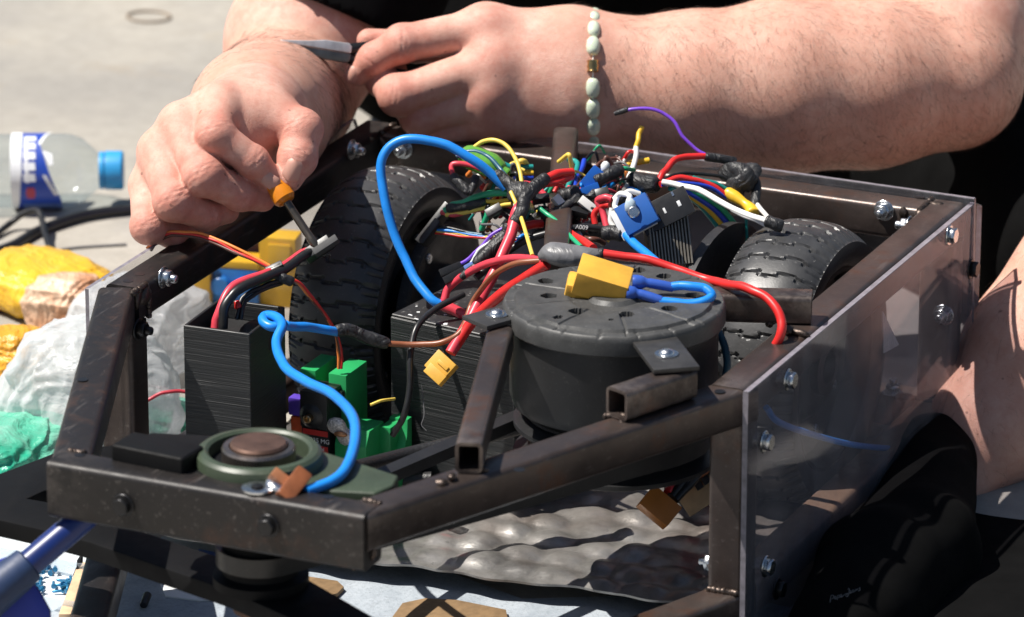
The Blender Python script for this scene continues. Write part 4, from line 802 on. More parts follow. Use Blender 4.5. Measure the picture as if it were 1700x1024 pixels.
# ---- the tangle at the back
hub = thing('taped_bundle', V(880, 330, 120), 'black tape bundle holding crossed cables above the middle of the frame', 'bundle')
sleeve([(853, 372, 102), (866, 350, 104), (872, 328, 108), (890, 308, 116), (908, 294, 122)], 4.6, None, hub); sleeve([(846, 372, 108), (838, 392, 108), (815, 415, 106), (790, 440, 104)], 5.0, None, hub); sleeve([(790, 440, 104), (775, 452, 104), (765, 462, 104)], 2.4, None, hub)
sleeve([(822, 288, 130), (845, 305, 126), (868, 326, 118)], 4.6, None, hub); sleeve([(900, 362, 120), (935, 345, 126), (960, 325, 134)], 3.4, None, hub); blob('tape_lump', V(862, 322, 120), 8, M_TAPE, hub, (1.3, 1, .9), .3, 5, 3)
wire([(905, 297, 122), (925, 288, 126), (950, 286, 134)], 3.1, 'red', par=hub, name='red_cable'); wire([(903, 304, 122), (925, 302, 126), (948, 292, 136)], 3.1, 'red', par=hub, name='red_cable')
wire([(850, 376, 104), (858, 350, 106), (866, 338, 110)], 3.6, 'pink', par=hub, name='red_cable'); wire([(856, 376, 112), (880, 373, 114), (900, 371, 118)], 3.0, 'red', par=hub, name='red_cable')
gs = thing('green_sleeve', V(800, 285, 150), 'translucent green shrink sleeve crumpled around wires over the rear rail', 'sleeve')
n = NB('green shrink'); n.set(Base_Color=(.16, .45, .07), Roughness=.15, Transmission_Weight=.35, IOR=1.4); n.bump(n.noise(90, 3, .5), .6, .002); M_GSH = n.m
sleeve([(765, 262, 158), (785, 262, 154), (810, 272, 150), (836, 285, 146)], 7.5, M_GSH, gs, amp=.25); sleeve([(832, 282, 146), (845, 288, 144)], 3.6, M_GSH, gs)
wire([(785, 246, 152), (800, 236, 150), (822, 233, 146), (846, 248, 140), (862, 280, 132), (868, 318, 124)], 1.5, 'yellow', 'thin yellow wire looping high above the green sleeve'); wire([(848, 318, 116), (858, 342, 108), (870, 375, 90), (884, 424, 30)], 1.4, 'yellow', 'thin pale yellow wire hanging in front of the cable bundle')
wire([(758, 260, 150), (780, 252, 148), (805, 256, 144), (828, 278, 138), (846, 300, 130)], 1.6, 'steel', 'grey blue wire arching over the green sleeve'); wire([(775, 262, 148), (800, 276, 144), (820, 292, 138)], 1.4, 'grey', 'thin grey wire in front of the green sleeve')
for a, c, y, l in ((0, 'teal', 276, 'teal cable behind the yellow one by the upright tube'), (1, 'gold', 286, 'yellow cable between the teal and blue ones by the upright tube'), (2, 'dblue', 294, 'dark blue cable under the yellow one by the upright tube')): wire([(828, y-8+a*3, 190), (850, y, 190), (885, y+1, 192)], 1.9, c, l)
wire([(752, 292, 140), (750, 276, 142), (760, 270, 142), (790, 276, 140), (812, 286, 136)], 1.9, 'pink', 'red wire loop with black end left of the green sleeve'); sleeve([(750, 292, 140), (766, 306, 136), (780, 320, 132)], 3.6, None, None, 'black tape end hanging below the red wire loop')
sleeve([(778, 322, 132), (786, 308, 134), (790, 292, 138)], 2.8, None, None, 'short black tape sleeve beside the blue cable arch')
lc = thing('flat_plug', V(715, 390, 165), 'flat black multi-pin plug with coloured wires beside the left wheel hub', 'plug')
kbox((722, 372, 160), (34, 5, 10), 52, lc, 'shell', M_BLK, tilt=40, bevel=.6); kbox((716, 386, 156), (20, 5, 10), 52, lc, 'shell', M_BLK, tilt=40, bevel=.6)
for q, c in enumerate(('black', 'steel', 'blue', 'yellow', 'red')): wire([(722, 376+q*2.6, 156), (752, 380+q*2.2, 150), (790, 388+q*1.5, 142), (830, 390+q*1.4, 134), (862, 394+q, 128)], 1.05, c, par=lc, name='lead')
wire([(738, 350, 152), (750, 340, 150), (770, 336, 146), (790, 326, 142), (815, 322, 138), (848, 320, 130)], 2.4, 'green', par=lc, name='lead'); wire([(740, 356, 152), (770, 352, 148), (800, 346, 142), (850, 338, 130)], 1.8, 'yellow', par=lc, name='lead'); wire([(732, 352, 154), (752, 358, 150), (790, 349, 146), (850, 343, 134)], 1.6, 'pink', par=lc, name='lead'); sleeve([(742, 346, 150), (770, 342, 146), (808, 334, 140)], 3.2, None, lc); wire([(805, 334, 140), (830, 333, 136), (852, 330, 130)], 1.5, 'gold', par=lc, name='lead')
dc = thing('pin_connector', V(755, 465, 112), 'pair of black pin connectors on purple and white wires above the dusty box', 'connector')
kbox((748, 446, 114), (16, 5, 5), 22, dc, 'shell', M_BLK, bevel=.4); kbox((756, 456, 110), (18, 5, 5), 28, dc, 'shell', M_BLK, bevel=.4); wire([(755, 442, 114), (780, 428, 112), (798, 408, 112), (820, 388, 112), (845, 374, 112)], 1.2, 'purple', par=dc, name='lead'); wire([(764, 450, 110), (786, 432, 110), (800, 412, 110), (830, 390, 110)], 1.1, 'white', par=dc, name='lead')
kbox((781, 446, 108), (7, 8, 6), 30, dc, 'pin_cap', pm('pale blue', (.16, .26, .62), .4), bevel=.8)
bw = wire([(790, 462, 100), (820, 436, 104), (850, 412, 106), (890, 392, 104), (940, 380, 102), (985, 378, 104), (1020, 384, 106)], 2.6, 'black', 'black cable with white print arching behind the grey joint')
tt = V(966, 376.5, 96); text('600V', tt, -RGT*.99+UPV*.1, -UPV, 4.2, MW['white'], bw, .1, 'print')
wire([(895, 345, 112), (918, 362, 104), (940, 385, 84), (965, 410, 40)], 1.6, 'green', 'thin green wire running down to the grey joint'); wire([(938, 380, 104), (958, 396, 80), (985, 412, 30)], 2.9, 'red', 'short thick red cable reaching the right end of the grey joint')
wire([(1034, 386, 96), (1050, 402, 80), (1075, 425, 40), (1095, 440, 16)], 3.2, 'blue', 'short bright blue cable under the blue trimmer module')
sleeve([(1000, 388, 100), (1018, 386, 98), (1036, 390, 94)], 5.2, None, None, 'black tape lump above the short bright blue cable')
# pieces around the upright tube and the rear rail
wire([(942, 264, 190), (955, 268, 188), (956, 284, 176), (946, 305, 160), (940, 325, 150)], 1.8, 'teal', 'teal wire bending down right of the upright tube'); wire([(970, 266, 190), (964, 282, 180), (954, 300, 166), (950, 322, 154)], 1.9, 'dblue', 'dark blue wire right of the teal one'); wire([(946, 312, 156), (938, 328, 150), (942, 345, 146)], 2.6, 'pink', 'short thick pink wire below the teal one')
wire([(952, 316, 156), (975, 292, 168), (1000, 268, 180), (1022, 262, 184), (1032, 266, 182), (1022, 282, 176)], 1.2, 'dbrown', 'thin brown wire arching over the blue trimmer cap'); wire([(1045, 300, 176), (1020, 312, 160), (1000, 330, 146), (992, 360, 124)], 1.1, 'dbrown', 'thin brown wire dropping from the black sleeve')
wire([(958, 318, 150), (990, 304, 158), (1012, 300, 166), (1030, 290, 176), (1036, 278, 180), (1024, 275, 182)], 1.9, 'pink', 'pink red wire bending up behind the trimmer module')
tb = thing('blue_trimmer', V(988, 320, 150), 'small blue block with white knob tilted behind the trimmer module', 'trimmer')
kbox((985, 298, 150), (17, 12, 9), 50, tb, 'block', M_BLUE, bevel=.5); kbox((980, 318, 146), (14, 9, 8), 20, tb, 'block', M_BLUE, bevel=.5); blob('knob', V(1005, 278, 152), 4.2, M_WHITE, tb, (.8, .8, 1.2), .05, 1); sleeve([(988, 302, 146), (1010, 290, 150), (1032, 280, 156)], 5, M_TAPE, tb)
bs = thing('black_sleeve', V(1070, 310, 160), 'fat black taped sleeve with white and brown wires leaving it', 'sleeve')
sleeve([(1046, 296, 168), (1068, 304, 162), (1092, 307, 156)], 6.2, None, bs)
wire([(1066, 210, 196), (1060, 228, 194), (1056, 244, 192)], 1.9, 'gold', par=bs, name='yellow_end'); wire([(1056, 244, 192), (1052, 270, 184), (1044, 298, 170), (1036, 318, 158)], 1.9, 'white', par=bs, name='white_wire'); wire([(1054, 248, 192), (1040, 262, 190), (1034, 274, 188)], 1, 'white', par=bs, name='white_wire')
wire([(1036, 276, 190), (1055, 270, 192), (1078, 266, 194)], 2.2, 'gold', 'yellow taped wire end pointing right on the rear rail')
wire([(1094, 300, 158), (1104, 284, 164), (1118, 266, 172), (1140, 259, 178), (1171, 259, 182)], 2.3, 'red', 'red wire curving up to the black tube with purple tail'); wire([(1028, 186, 192), (1050, 180, 190), (1085, 181, 188), (1112, 196, 186), (1134, 226, 184), (1155, 248, 183), (1172, 257, 182)], 1.25, 'purple', 'thin purple wire waving freely above the rear rail'); sleeve([(1020, 189, 193), (1032, 185, 192), (1044, 181, 191)], 1.8, None, None, 'black end sleeve on the tip of the purple wire'); sleeve([(1170, 260, 182), (1195, 263, 184), (1222, 268, 186)], 3.4, None, None, 'black shrink tube joining purple and red wires', amp=.05)
wire([(1100, 302, 150), (1125, 305, 146), (1165, 318, 132), (1215, 345, 112), (1258, 362, 98), (1280, 370, 92)], 2.5, 'white', 'thick white wire crossing to the top of right wheel', flat=.8); wire([(1215, 348, 112), (1245, 362, 102), (1272, 374, 96)], 1.6, 'white', 'second white wire joining the black end over the right wheel'); sleeve([(1272, 366, 92), (1285, 371, 90), (1300, 376, 90)], 4.2, None, None, 'black plug end of white wires on the right wheel'); wire([(1250, 325, 190), (1262, 345, 150), (1276, 362, 104)], 1.7, 'white', 'short white wire rising behind the right wheel')
wire([(1092, 303, 156), (1112, 292, 162), (1140, 286, 168), (1170, 288, 172), (1205, 298, 176), (1222, 320, 176)], 1.3, 'black', 'thin black wire arching above the red ones at the rear rail'); wire([(1096, 306, 152), (1122, 295, 158), (1150, 297, 160), (1178, 308, 162), (1205, 324, 164)], 2.2, 'red', 'red wire arching to the yellow taped end'); wire([(1150, 294, 162), (1180, 302, 166), (1210, 316, 168)], 1.4, 'teal', 'thin teal wire next to the red arch'); wire([(1098, 306, 150), (1140, 304, 154), (1180, 312, 160), (1208, 328, 164)], 1.5, 'dblue', 'thin dark blue wire below the red arch')
yt = thing('yellow_tape_end', V(1225, 335, 160), 'yellow taped wire ends hanging under the rear rail clamp', 'tape'); sleeve([(1205, 318, 166), (1225, 330, 162), (1245, 345, 156), (1250, 356, 150)], 4.2, MW['gold'], yt, amp=.3)
cl = thing('black_clamp', V(1235, 310, 172), 'crumpled black tape clamp wrapped on the rear rail', 'clamp'); blob('tape_lump', V(1236, 288, 176), 7.5, M_TAPE, cl, (1.7, 1, 1), .6, 11, 3); blob('tape_lump', V(1232, 312, 170), 7, M_TAPE, cl, (1, .8, 1.6), .6, 12, 3); sleeve([(1250, 290, 176), (1256, 310, 172), (1252, 345, 160)], 3.2, None, cl)
for q, (c, l) in enumerate((('teal', 'teal cable of the bundle falling to the disc'), ('gold', 'yellow cable of the bundle falling beside the disc'), ('dblue', 'blue cable of the bundle falling beside the disc'), ('green', 'green cable nearest to the right wheel'))):
    o = q*9; wire([(1112, 312, 150+q*3), (1140+o*.6, 325-o*.1, 158), (1176+o*.9, 356-o*.2, 168), (1205+o, 400-o*.3, 176), (1214+o, 440-o*.6, 178)], 2.0, c, l)
wire([(1235, 332, 168), (1238, 365, 168), (1240, 395, 170)], 1.1, 'teal', 'thin teal wire hanging straight behind the right wheel')
# blue trimmer module on the finned speed controller
M_BLUEM = pm('matt blue', (.012, .105, .40), .6, 0, .1, 50)
tm = thing('trimmer_module', V(1055, 385, 90), 'square blue trimmer module with white wires on top of the heatsink', 'module')
kbox((1058, 356, 84), (24, 21, 12), 28, tm, 'blue_block', M_BLUEM, tilt=8, bevel=.5, dep=-.1); kbox((1052, 362, 92), (26, 22, 4), 28, tm, 'base', M_WHITE, tilt=8, bevel=.4, dep=-.1)
for pts in ([(1020, 330, 96), (1032, 322, 92), (1046, 326, 88), (1044, 338, 84), (1052, 344, 80)], [(1016, 345, 100), (1014, 365, 100), (1022, 382, 98)], [(1024, 328, 94), (1020, 345, 92), (1040, 352, 82)], [(1062, 322, 100), (1050, 318, 98), (1036, 322, 96)]): wire(pts, 1.9, 'white', par=tm, name='white_wire')
blob('clear_dome', V(1046, 342, 77), 5, pm('clear cap', (.45, .55, .62), .2), tm, (.9, .7, 1.2), .1, 3); inst('screw', RBOLT, tm, axm(V(1052, 352, 72), -FWD))
wire([(1016, 330, 104), (1004, 326, 106), (990, 334, 110), (1000, 352, 110), (1008, 380, 106)], 2.4, 'pink', 'red wire looping left of the blue trimmer module'); wire([(1012, 340, 106), (996, 344, 110), (986, 356, 112), (988, 372, 112)], 2.2, 'red', 'second red wire loop left of the blue trimmer module')
es = thing('speed_controller', V(1100, 430, 100), 'finned grey speed controller with black slotted bracket behind the motor cap', 'controller')
b_, R = kbox((1108, 400, 104), (30, 36, 10), 4, es, 'heatsink_base', pm('sink', (.16, .145, .125), .5, .5), tilt=8, bevel=.3, dep=.25)
for q in range(13):
    c = V(1108, 400, 104)+R[:, 0]*(-13.8+q*2.3)+R[:, 2]*6; obj('fin', MB().box(c, (1.0, 35, 4), R), M_FIN if 'M_FIN' in globals() else globals().setdefault('M_FIN', pm('fins', (.27, .245, .205), .45, .4)), es)
b_, R2 = kbox((1104, 350, 96), (38, 20, 3), 27, es, 'bracket', M_BLK, tilt=10, bevel=.5, dep=-.1)
for q, s_ in ((-12, 4.5), (0, 1.6), (11, 2.4)): obj('slot', MB().box(V(1104, 350, 96)+R2[:, 0]*q+R2[:, 2]*1.6, (s_, 4, .5), R2), M_WHITE, es, bevel=.2)
for q in (-9, 10): obj('slot', MB().box(V(1104, 350, 96)+R2[:, 0]*q+R2[:, 1]*8+R2[:, 2]*1.6, (1.5, 3, .5), R2), M_ZINC, es)
blob('rivet', V(1136, 348, 100), 2.2, M_ZINC, es, (1, 1, 1), 0, 1)
# small loose wires that fill the tangle, each its own
rw = random.Random(21); cols = ['red', 'black', 'black', 'black', 'blue', 'yellow', 'green', 'white', 'pink', 'dbrown', 'teal', 'black', 'orange', 'grey']
for q in range(190):
    x, y = rw.uniform(790, 1040), rw.uniform(272, 398); 
    if 878 < x < 935 and y < 320: continue
    kk = 150+(330-y)*.25+rw.uniform(-10, 40); an = rw.uniform(0, 6.3); L_ = rw.uniform(20, 48); bd = rw.uniform(-22, 22); c = cols[q % len(cols)]
    x2, y2 = x+L_*math.cos(an), y+L_*.55*math.sin(an); xm, ym = (x+x2)/2+bd*.3, (y+y2)/2-abs(bd)
    r_ = rw.choice((.9, 1.0, 1.3, 1.6, 2.1)); cn_ = {'dbrown': 'brown', 'pink': 'pink red'}.get(c, c); sz_ = 'thick' if r_ > 2 else 'medium' if r_ > 1.2 else 'thin'
    at_ = 'left of upright tube' if x < 868 else 'below the upright tube' if x < 945 else 'beside blue trimmer module'; up_ = 'upper' if y < 340 else 'lower'; bd_ = 'bent' if abs(bd) > 10 else 'nearly straight'
    wire([(x, y, kk), (xm, ym, kk-6), (x2, y2, kk+rw.uniform(-12, 12))], r_, c, f'short {sz_} {bd_} {cn_} wire in {up_} tangle {at_}', group=f'loose {cn_} wires in the tangle')
for q in range(9):
    x, y = rw.uniform(850, 1010), rw.uniform(325, 396); r_ = rw.uniform(3, 6); sleeve([(x, y, 140), (x+rw.uniform(10, 22), y-rw.uniform(-8, 10), 142), (x+rw.uniform(25, 40), y-rw.uniform(-12, 14), 144)], r_, None, None, f'{"fat" if r_ > 4.5 else "slim"} black tape lump in {"upper" if y < 360 else "lower"} tangle '+('left of upright tube' if x < 868 else 'below the upright tube' if x < 945 else 'beside blue trimmer module'))['group'] = 'black tape lumps in the tangle'
for q, (x, y, c) in enumerate(((905, 352, 'black'), (930, 338, 'white'), (880, 388, 'black'), (962, 352, 'black'), (975, 340, 'white'), (820, 350, 'black'), (1000, 320, 'black'), (898, 330, 'black'))):
    kbox((x, y, 128), (rw.uniform(9, 16), 6, 5), rw.uniform(-60, 60), None, 'crimp_connector', MW[c], tilt=rw.uniform(10, 60), bevel=.5, label=f'small {c} crimp connector in the {"upper" if y < 345 else "lower"} tangle '+('left of upright tube' if x < 868 else 'below the upright tube' if x < 945 else 'beside blue trimmer module'), category='connector', group=f'small {c} crimp connectors')
# debris on the sheet, ties
tie = thing('cable_tie', V(705, 700, 70), 'thin clear thread dangling down the dusty box front', 'thread')
obj('thread', MB().tube(spline(pts3([(700, 640, 74), (703, 668, 74), (704, 690, 72), (700, 705, 72), (708, 715, 72)]), 8), .35, 6), MW['grey'], tie)

# ------------------------------------------------------------------ tools and bracelet
M_CHR = pm('tool steel', (.72, .72, .72), .4, .5, .25, 90, .2, 300); M_AMB = pm('amber handle', (.62, .20, .01), .25, 0, .1, 60)
sd = thing('screwdriver', V(500, 370, 92), 'small screwdriver with amber handle held between finger and thumb', 'screwdriver')
a, b = V(466, 320, 99), V(524, 408, 90); d = (b-a)/np.linalg.norm(b-a)
obj('shank', MB().lathe([(2.9, 0), (2.9, 38), (3.1, 39), (3.1, 43), (2.2, 46)], a, d, 20), pm('shank', (.13, .11, .09), .3, .85, .3, 60), sd)
obj('handle', MB().lathe([(4, -9), (6.6, -8), (7.2, -3), (8.0, 0), (8.0, 5), (6.2, 7.5), (4, 8)], a, d, 20), M_AMB, sd)
pl_ = thing('pliers', V(530, 95, 335), 'long nosed steel pliers with pointed jaws held in the other hand', 'pliers')
a, b = V(463, 70, 312), V(588, 90, 330); u = (b-a); Lp = np.linalg.norm(u); u /= Lp; w_ = np.cross(FWD, u); w_ /= np.linalg.norm(w_); nn_ = np.cross(u, w_)
def jaw(sgn):
    pr = [(0, 0.2*sgn), (0, 1.8*sgn), (22, 4.6*sgn), (34, 7.0*sgn), (52, 7.2*sgn), (54, 5*sgn), (54, .2*sgn)]
    return MB().prism(pr if sgn > 0 else pr[::-1], -4.2, 4.2, (a, u, w_, nn_))
M_CHR_SHADE = pm('tool steel shaded', (.16, .155, .15), .35, .8, .3, 90); obj('jaw', jaw(1), M_CHR_SHADE, pl_, bevel=1.2, seg=3); obj('jaw', jaw(-1), M_CHR, pl_, bevel=1.2, seg=3); obj('pivot', MB().lathe([(4.2, 0), (4, 1)], V(600, 92, 329), -FWD, 20), M_CHR, pl_)  # lower jaw: same steel with its shade painted in as a darker colour
for s_ in (-1, 1): obj('handle', MB().tube(spline([a+u*53+w_*s_*3, a+u*75+w_*s_*8, a+u*120+w_*s_*10+FWD*8], 8), 4.2, 12), M_ZINCD, pl_, smooth=60)
br = thing('bead_bracelet', V(995, 235, 330), 'bracelet of pale green stone beads with one gold bead on the wrist', 'bracelet')
n = NB('jade bead'); f = n.noise(60, 4); n.set(Base_Color=n.ramp(f, [(.3, (.50, .58, .44)), (.7, (.66, .70, .58))]), Roughness=.16, Subsurface_Weight=.35, Subsurface_Radius=(.004, .005, .003)); M_JADE = n.m
cw = V(987, 132, 341); e1 = UPV; e2 = FWD*.97+RGT*.24; ax_ = np.cross(e1, e2)
def ring_pt(t): return cw+e1*(47.5*math.sin(t))+e2*(-45*math.cos(t))+RGT*(9*math.cos(t))
nb = 19
for q in range(nb):
    t = 2*math.pi*(q+.5)/nb; p, p2 = ring_pt(t), ring_pt(t+.02); d = (p2-p)/np.linalg.norm(p2-p); gold = q == 0
    prof = [(.8, -7.3), (3, -6.8), (4.7, -4.2), (5.2, 0), (4.7, 4.2), (3, 6.8), (.8, 7.3)] if not gold else [(1.5, -4.2), (4.4, -4), (3.9, -2), (4.5, 0), (3.9, 2), (4.4, 4), (1.5, 4.2)]
    obj('gold_bead' if gold else 'bead', MB().lathe(prof, p, d, 18), pm('gold', (.55, .36, .14), .22, 1) if gold else M_JADE, br, smooth=70)
obj('cord', MB().tube([ring_pt(2*math.pi*q/48) for q in range(49)], .5, 6), MW['white'], br)
# signature print on the black shoe
sg = bpy.data.objects[bt.name]
# ------------------------------------------------------------------ things on the ground around the robot
def G(px, py, h=0): return P(px, py, z=ZF+h)
def film(name, tint, spec=.08, haze=0.0, hz=(.8, .85, .9)):
    n = NB(name); N = n.N; tr = N.new('ShaderNodeBsdfTransparent'); tr.inputs[0].default_value = (*tint, 1); gl = N.new('ShaderNodeBsdfGlossy'); gl.inputs['Roughness'].default_value = spec
    fr = N.new('ShaderNodeFresnel'); ge = N.new('ShaderNodeNewGeometry'); n.lk(n.math('SUBTRACT', 1.5, n.math('MULTIPLY', ge.outputs['Backfacing'], .83)), fr.inputs[0])
    m1 = N.new('ShaderNodeMixShader'); n.lk(fr.outputs[0], m1.inputs[0]); n.lk(tr.outputs[0], m1.inputs[1]); n.lk(gl.outputs[0], m1.inputs[2]); last = m1
    bp = N.new('ShaderNodeBump'); bp.inputs['Strength'].default_value = .35; bp.inputs['Distance'].default_value = .004; n.lk(n.noise(45, 3), bp.inputs['Height']); n.lk(bp.outputs[0], gl.inputs['Normal'])
    if haze:
        df = N.new('ShaderNodeBsdfDiffuse'); df.inputs[0].default_value = (*hz, 1); tl = N.new('ShaderNodeBsdfTranslucent'); tl.inputs[0].default_value = (*hz, 1); ad = N.new('ShaderNodeMixShader'); ad.inputs[0].default_value = .45; n.lk(df.outputs[0], ad.inputs[1]); n.lk(tl.outputs[0], ad.inputs[2])
        m2 = N.new('ShaderNodeMixShader'); n.lk(n.math('MULTIPLY', n.ramp(n.noise(30, 5), [(.3, .55), (.7, 1)]), haze), m2.inputs[0]); n.lk(m1.outputs[0], m2.inputs[1]); n.lk(ad.outputs[0], m2.inputs[2]); last = m2
    n.lk(last.outputs[0], n.out.inputs[0]); N.remove(n.b); return n.m
M_PET = film('clear bottle', (.90, .94, .95), .07, .06)
bc = V(100, 283, 0); bc = P(100, 283, z=ZF+30); S_ = 1/2.07; bax = RGT*.995+FWD*np.array((1, 1, 0))*.02; bax /= np.linalg.norm(bax)
bo = thing('water_bottle', bc-np.array((0, 0, 30)), 'clear plastic water bottle with blue label and cap lying on the ground', 'bottle')
hx = lambda px: (px-100)*S_
prof = [(.1, hx(-250)), (26, hx(-250)), (29.5, hx(-235)), (30, hx(-150)), (28.6, hx(-140)), (30, hx(-130)), (30, hx(-30)), (28.8, hx(-20)), (30, hx(-8)), (30, hx(108)), (29.4, hx(120)), (26, hx(138)), (20, hx(152)), (15, hx(163)), (13.4, hx(170)), (13.4, hx(178))]
obj('bottle_body', MB().lathe(prof, bc, bax, 40, cap=False), M_PET, bo, smooth=60)
M_CAPB = pm('cap blue', (.03, .30, .62), .4, 0, .08); obj('cap', MB().lathe([(15.6, hx(176)), (15.8, hx(178)), (15.8, hx(203)), (14.6, hx(206)), (.1, hx(206))], bc, bax, 48), M_CAPB, bo); obj('neck_ring', MB().lathe([(15, hx(166)), (15.2, hx(168)), (15.2, hx(174)), (14, hx(175))], bc, bax, 40), M_CAPB, bo)
fa, fb, fc = frame(bax)
M_LBL = pm('label blue', (.015, .06, .40), .4, 0, .12, 30); M_LBLW = pm('label white', (.78, .8, .84), .4, 0, .04)
a0 = math.atan2(float((-FWD)@fb), float((-FWD)@fa))      # the side that faces the lens
sgn = 1 if (UPV@(-fa*math.sin(a0)+fb*math.cos(a0))) > 0 else -1
def patch(name, pts, r, mt, par):                        # pts: (picture x, angle above the facing side in degrees), filled as a fan over the cylinder
    m = MB(); n_ = len(pts); dense = []
    for i in range(n_):
        p, q = pts[i], pts[(i+1) % n_]; k_ = max(1, int(abs(q[1]-p[1])/8))
        dense += [(p[0]+(q[0]-p[0])*t/k_, p[1]+(q[1]-p[1])*t/k_) for t in range(k_)]
    top = sorted(set(round(p[1], 2) for p in dense)); xs = []
    for t in top:
        c_ = []
        for i in range(n_):
            p, q = pts[i], pts[(i+1) % n_]
            if abs(p[1]-q[1]) < 1e-6:
                if abs(p[1]-t) < .02: c_ += [p[0], q[0]]
            elif min(p[1], q[1])-.02 <= t <= max(p[1], q[1])+.02: c_.append(p[0]+(q[0]-p[0])*(t-p[1])/(q[1]-p[1]))
        xs.append((min(c_), max(c_)))
    for t, (x0, x1) in zip(top, xs):
        a = a0+sgn*math.radians(t)
        for x in (x0, x1): m.v.append(tuple(bc+fc*hx(x)+(fa*math.cos(a)+fb*math.sin(a))*r))
    m.f = [(i*2, i*2+1, i*2+3, i*2+2) for i in range(len(top)-1)]; m.m = [0]*len(m.f); return obj(name, m, mt, par, smooth=60)
la = patch('label', [(22, 88), (84, 88), (70, 40), (84, 0), (104, -50), (104, -120), (22, -120)], 30.5, M_LBL, bo)
patch('white_band', [(20, 88), (38, 88), (40, 0), (34, -60), (26, -100), (22, -100)], 30.8, M_LBLW, la)
for yy in range(5): patch('letter_block', [(42, 62-yy*17), (62, 62-yy*17), (63, 50-yy*17), (43, 50-yy*17)], 30.9, M_LBLW, la)
patch('letter_rib', [(42, 62), (48, 62), (52, -20), (46, -20)], 30.9, M_LBLW, la)
for q in ([(66, 44), (84, 86), (88, 86), (70, 40)], [(74, 30), (90, 24), (92, 8), (86, 6)], [(74, -8), (80, -8), (100, -40), (94, -42)]): patch('white_ray', q, 30.9, M_LBLW, la)
patch('red_dot', [(48, -28), (60, -28), (62, -38), (60, -48), (48, -48), (46, -38)], 30.9, pm('dot red', (.4, .03, .08), .4), la); patch('pale_strip', [(40, -62), (102, -62), (103, -84), (40, -84)], 30.8, pm('label pale', (.12, .2, .5), .4), la)
# cables on the ground
def gwire(pts, r, c, label, **kw): return obj('cable', MB().tube(spline([G(a, b, h) for a, b, h in pts], 10), r, 10), MW[c], smooth=60, label=label, category='cable')
gwire([(-30, 425, 4), (20, 408, 4), (60, 385, 4), (120, 362, 5), (170, 352, 5), (235, 345, 5)], 4.2, 'black', 'thick black cable on the ground below the water bottle')
gwire([(-10, 392, 3), (15, 372, 6), (40, 354, 14), (62, 350, 18), (70, 366, 14), (76, 392, 8), (92, 420, 4), (150, 448, 3)], 2.6, 'black', 'thin black looped cable with plug on the ground left of the frame'); gwire([(60, 424, 1), (120, 412, 1), (210, 406, 1)], 1.2, 'grey', 'thin grey cord on the ground behind the yellow packet')
obj('cable_plug', MB().lathe([(4, 0), (5, 2), (5, 16), (3, 18)], G(100, 428, 6), RGT*.9-UPV*.5, 16), M_ZINC, label='small silver cable joint on the ground near the yellow packet', category='plug')
# elastic ring
m = MB(); c0 = G(247, 27, 1.2); m.tube([c0+np.array((math.cos(t)*20, math.sin(t)*17, 0)) for t in np.linspace(0, 2*math.pi, 40)], 1.3, 8, cap=False); obj('rubber_ring', m, pm('tan rubber', (.24, .19, .14), .7), smooth=60, label='thin tan rubber ring lying alone on the bright ground', category='ring')
# box behind the hand
obj('blue_box', MB().box(G(238, 395)+np.array((14, 12, 36)), (34, 26, 70), rotz(-12)), pm('violet blue', (.11, .11, .45), .4, 0, .15, 20), bevel=1.5, label='violet blue box standing on the ground behind the clenched hand', category='box')
# crumpled packets
def crumple(name, c, sz, mt, label, cat, seed, amp=.2, sub=6, freq=1.0, rot=0, group=None):
    bm = bmesh.new(); bmesh.ops.create_icosphere(bm, subdivisions=sub, radius=1); v = np.array([x.co[:] for x in bm.verts]); f = [tuple(x.index for x in q.verts) for q in bm.faces]; bm.free()
    rg = np.random.default_rng(seed); d = np.ones(len(v))
    for o in range(5):
        fr_ = freq*1.75**o; w = rg.normal(0, 1, (3, 3)); ph = rg.uniform(0, 6, 3); t = v@w.T*fr_+ph; g_ = np.sin(t[:, 0]+1.4*np.sin(t[:, 1]+.6*np.sin(t[:, 2])))
        d += amp/(1.6**o)*(.7*g_ if o < 2 else .55-1.1*np.abs(g_))
    p = v*d[:, None]; p = np.sign(p)*np.abs(p)**.8; p = p*np.array(sz)*.5 @ rotz(rot).T; p[:, 2] += sz[2]*.40; p += np.array(c); p[:, 2] = np.maximum(p[:, 2], ZF+.6+rg.uniform(0, .3, len(p)))
    m = MB(); m.v = [tuple(q) for q in p]; m.f = f; m.m = [0]*len(f); return obj(name, m, mt, smooth=75, label=label, category=cat, group=group)
def plast(name, c, rough=.32, c2=None):
    n = NB(name); f = n.noise(14, 4); col = n.ramp(f, [(.35, c2 or tuple(x*.8 for x in c)), (.6, c)]); n.set(Base_Color=col, Roughness=rough, Specular_IOR_Level=.5); p_ = n.bump(n.noise(30, 5, .6, dist=1.5), .7, .008); n.bump(n.noise(110, 4, .6, dist=1), .4, .002, p_); return n.m
M_YBAG, M_OBAG, M_GBAG, M_TAN = plast('yellow film', (.80, .46, .03)), plast('orange film', (.75, .36, .03)), plast('green film', (.02, .36, .22), .3, (.25, .5, .4)), plast('tan film', (.50, .22, .10), .4, (.75, .6, .45))
n = NB('white bag'); tr = n.N.new('ShaderNodeBsdfTransparent'); tr.inputs[0].default_value = (.94, .95, .96, 1); tl = n.N.new('ShaderNodeBsdfTranslucent'); tl.inputs[0].default_value = (.8, .83, .85, 1)
f = n.noise(22, 5, .6, dist=1.5); n.set(Base_Color=(.82, .84, .85), Roughness=.3); p_ = n.bump(f, .55, .01); n.bump(n.noise(85, 4, .6, dist=1.2), .25, .003, p_)
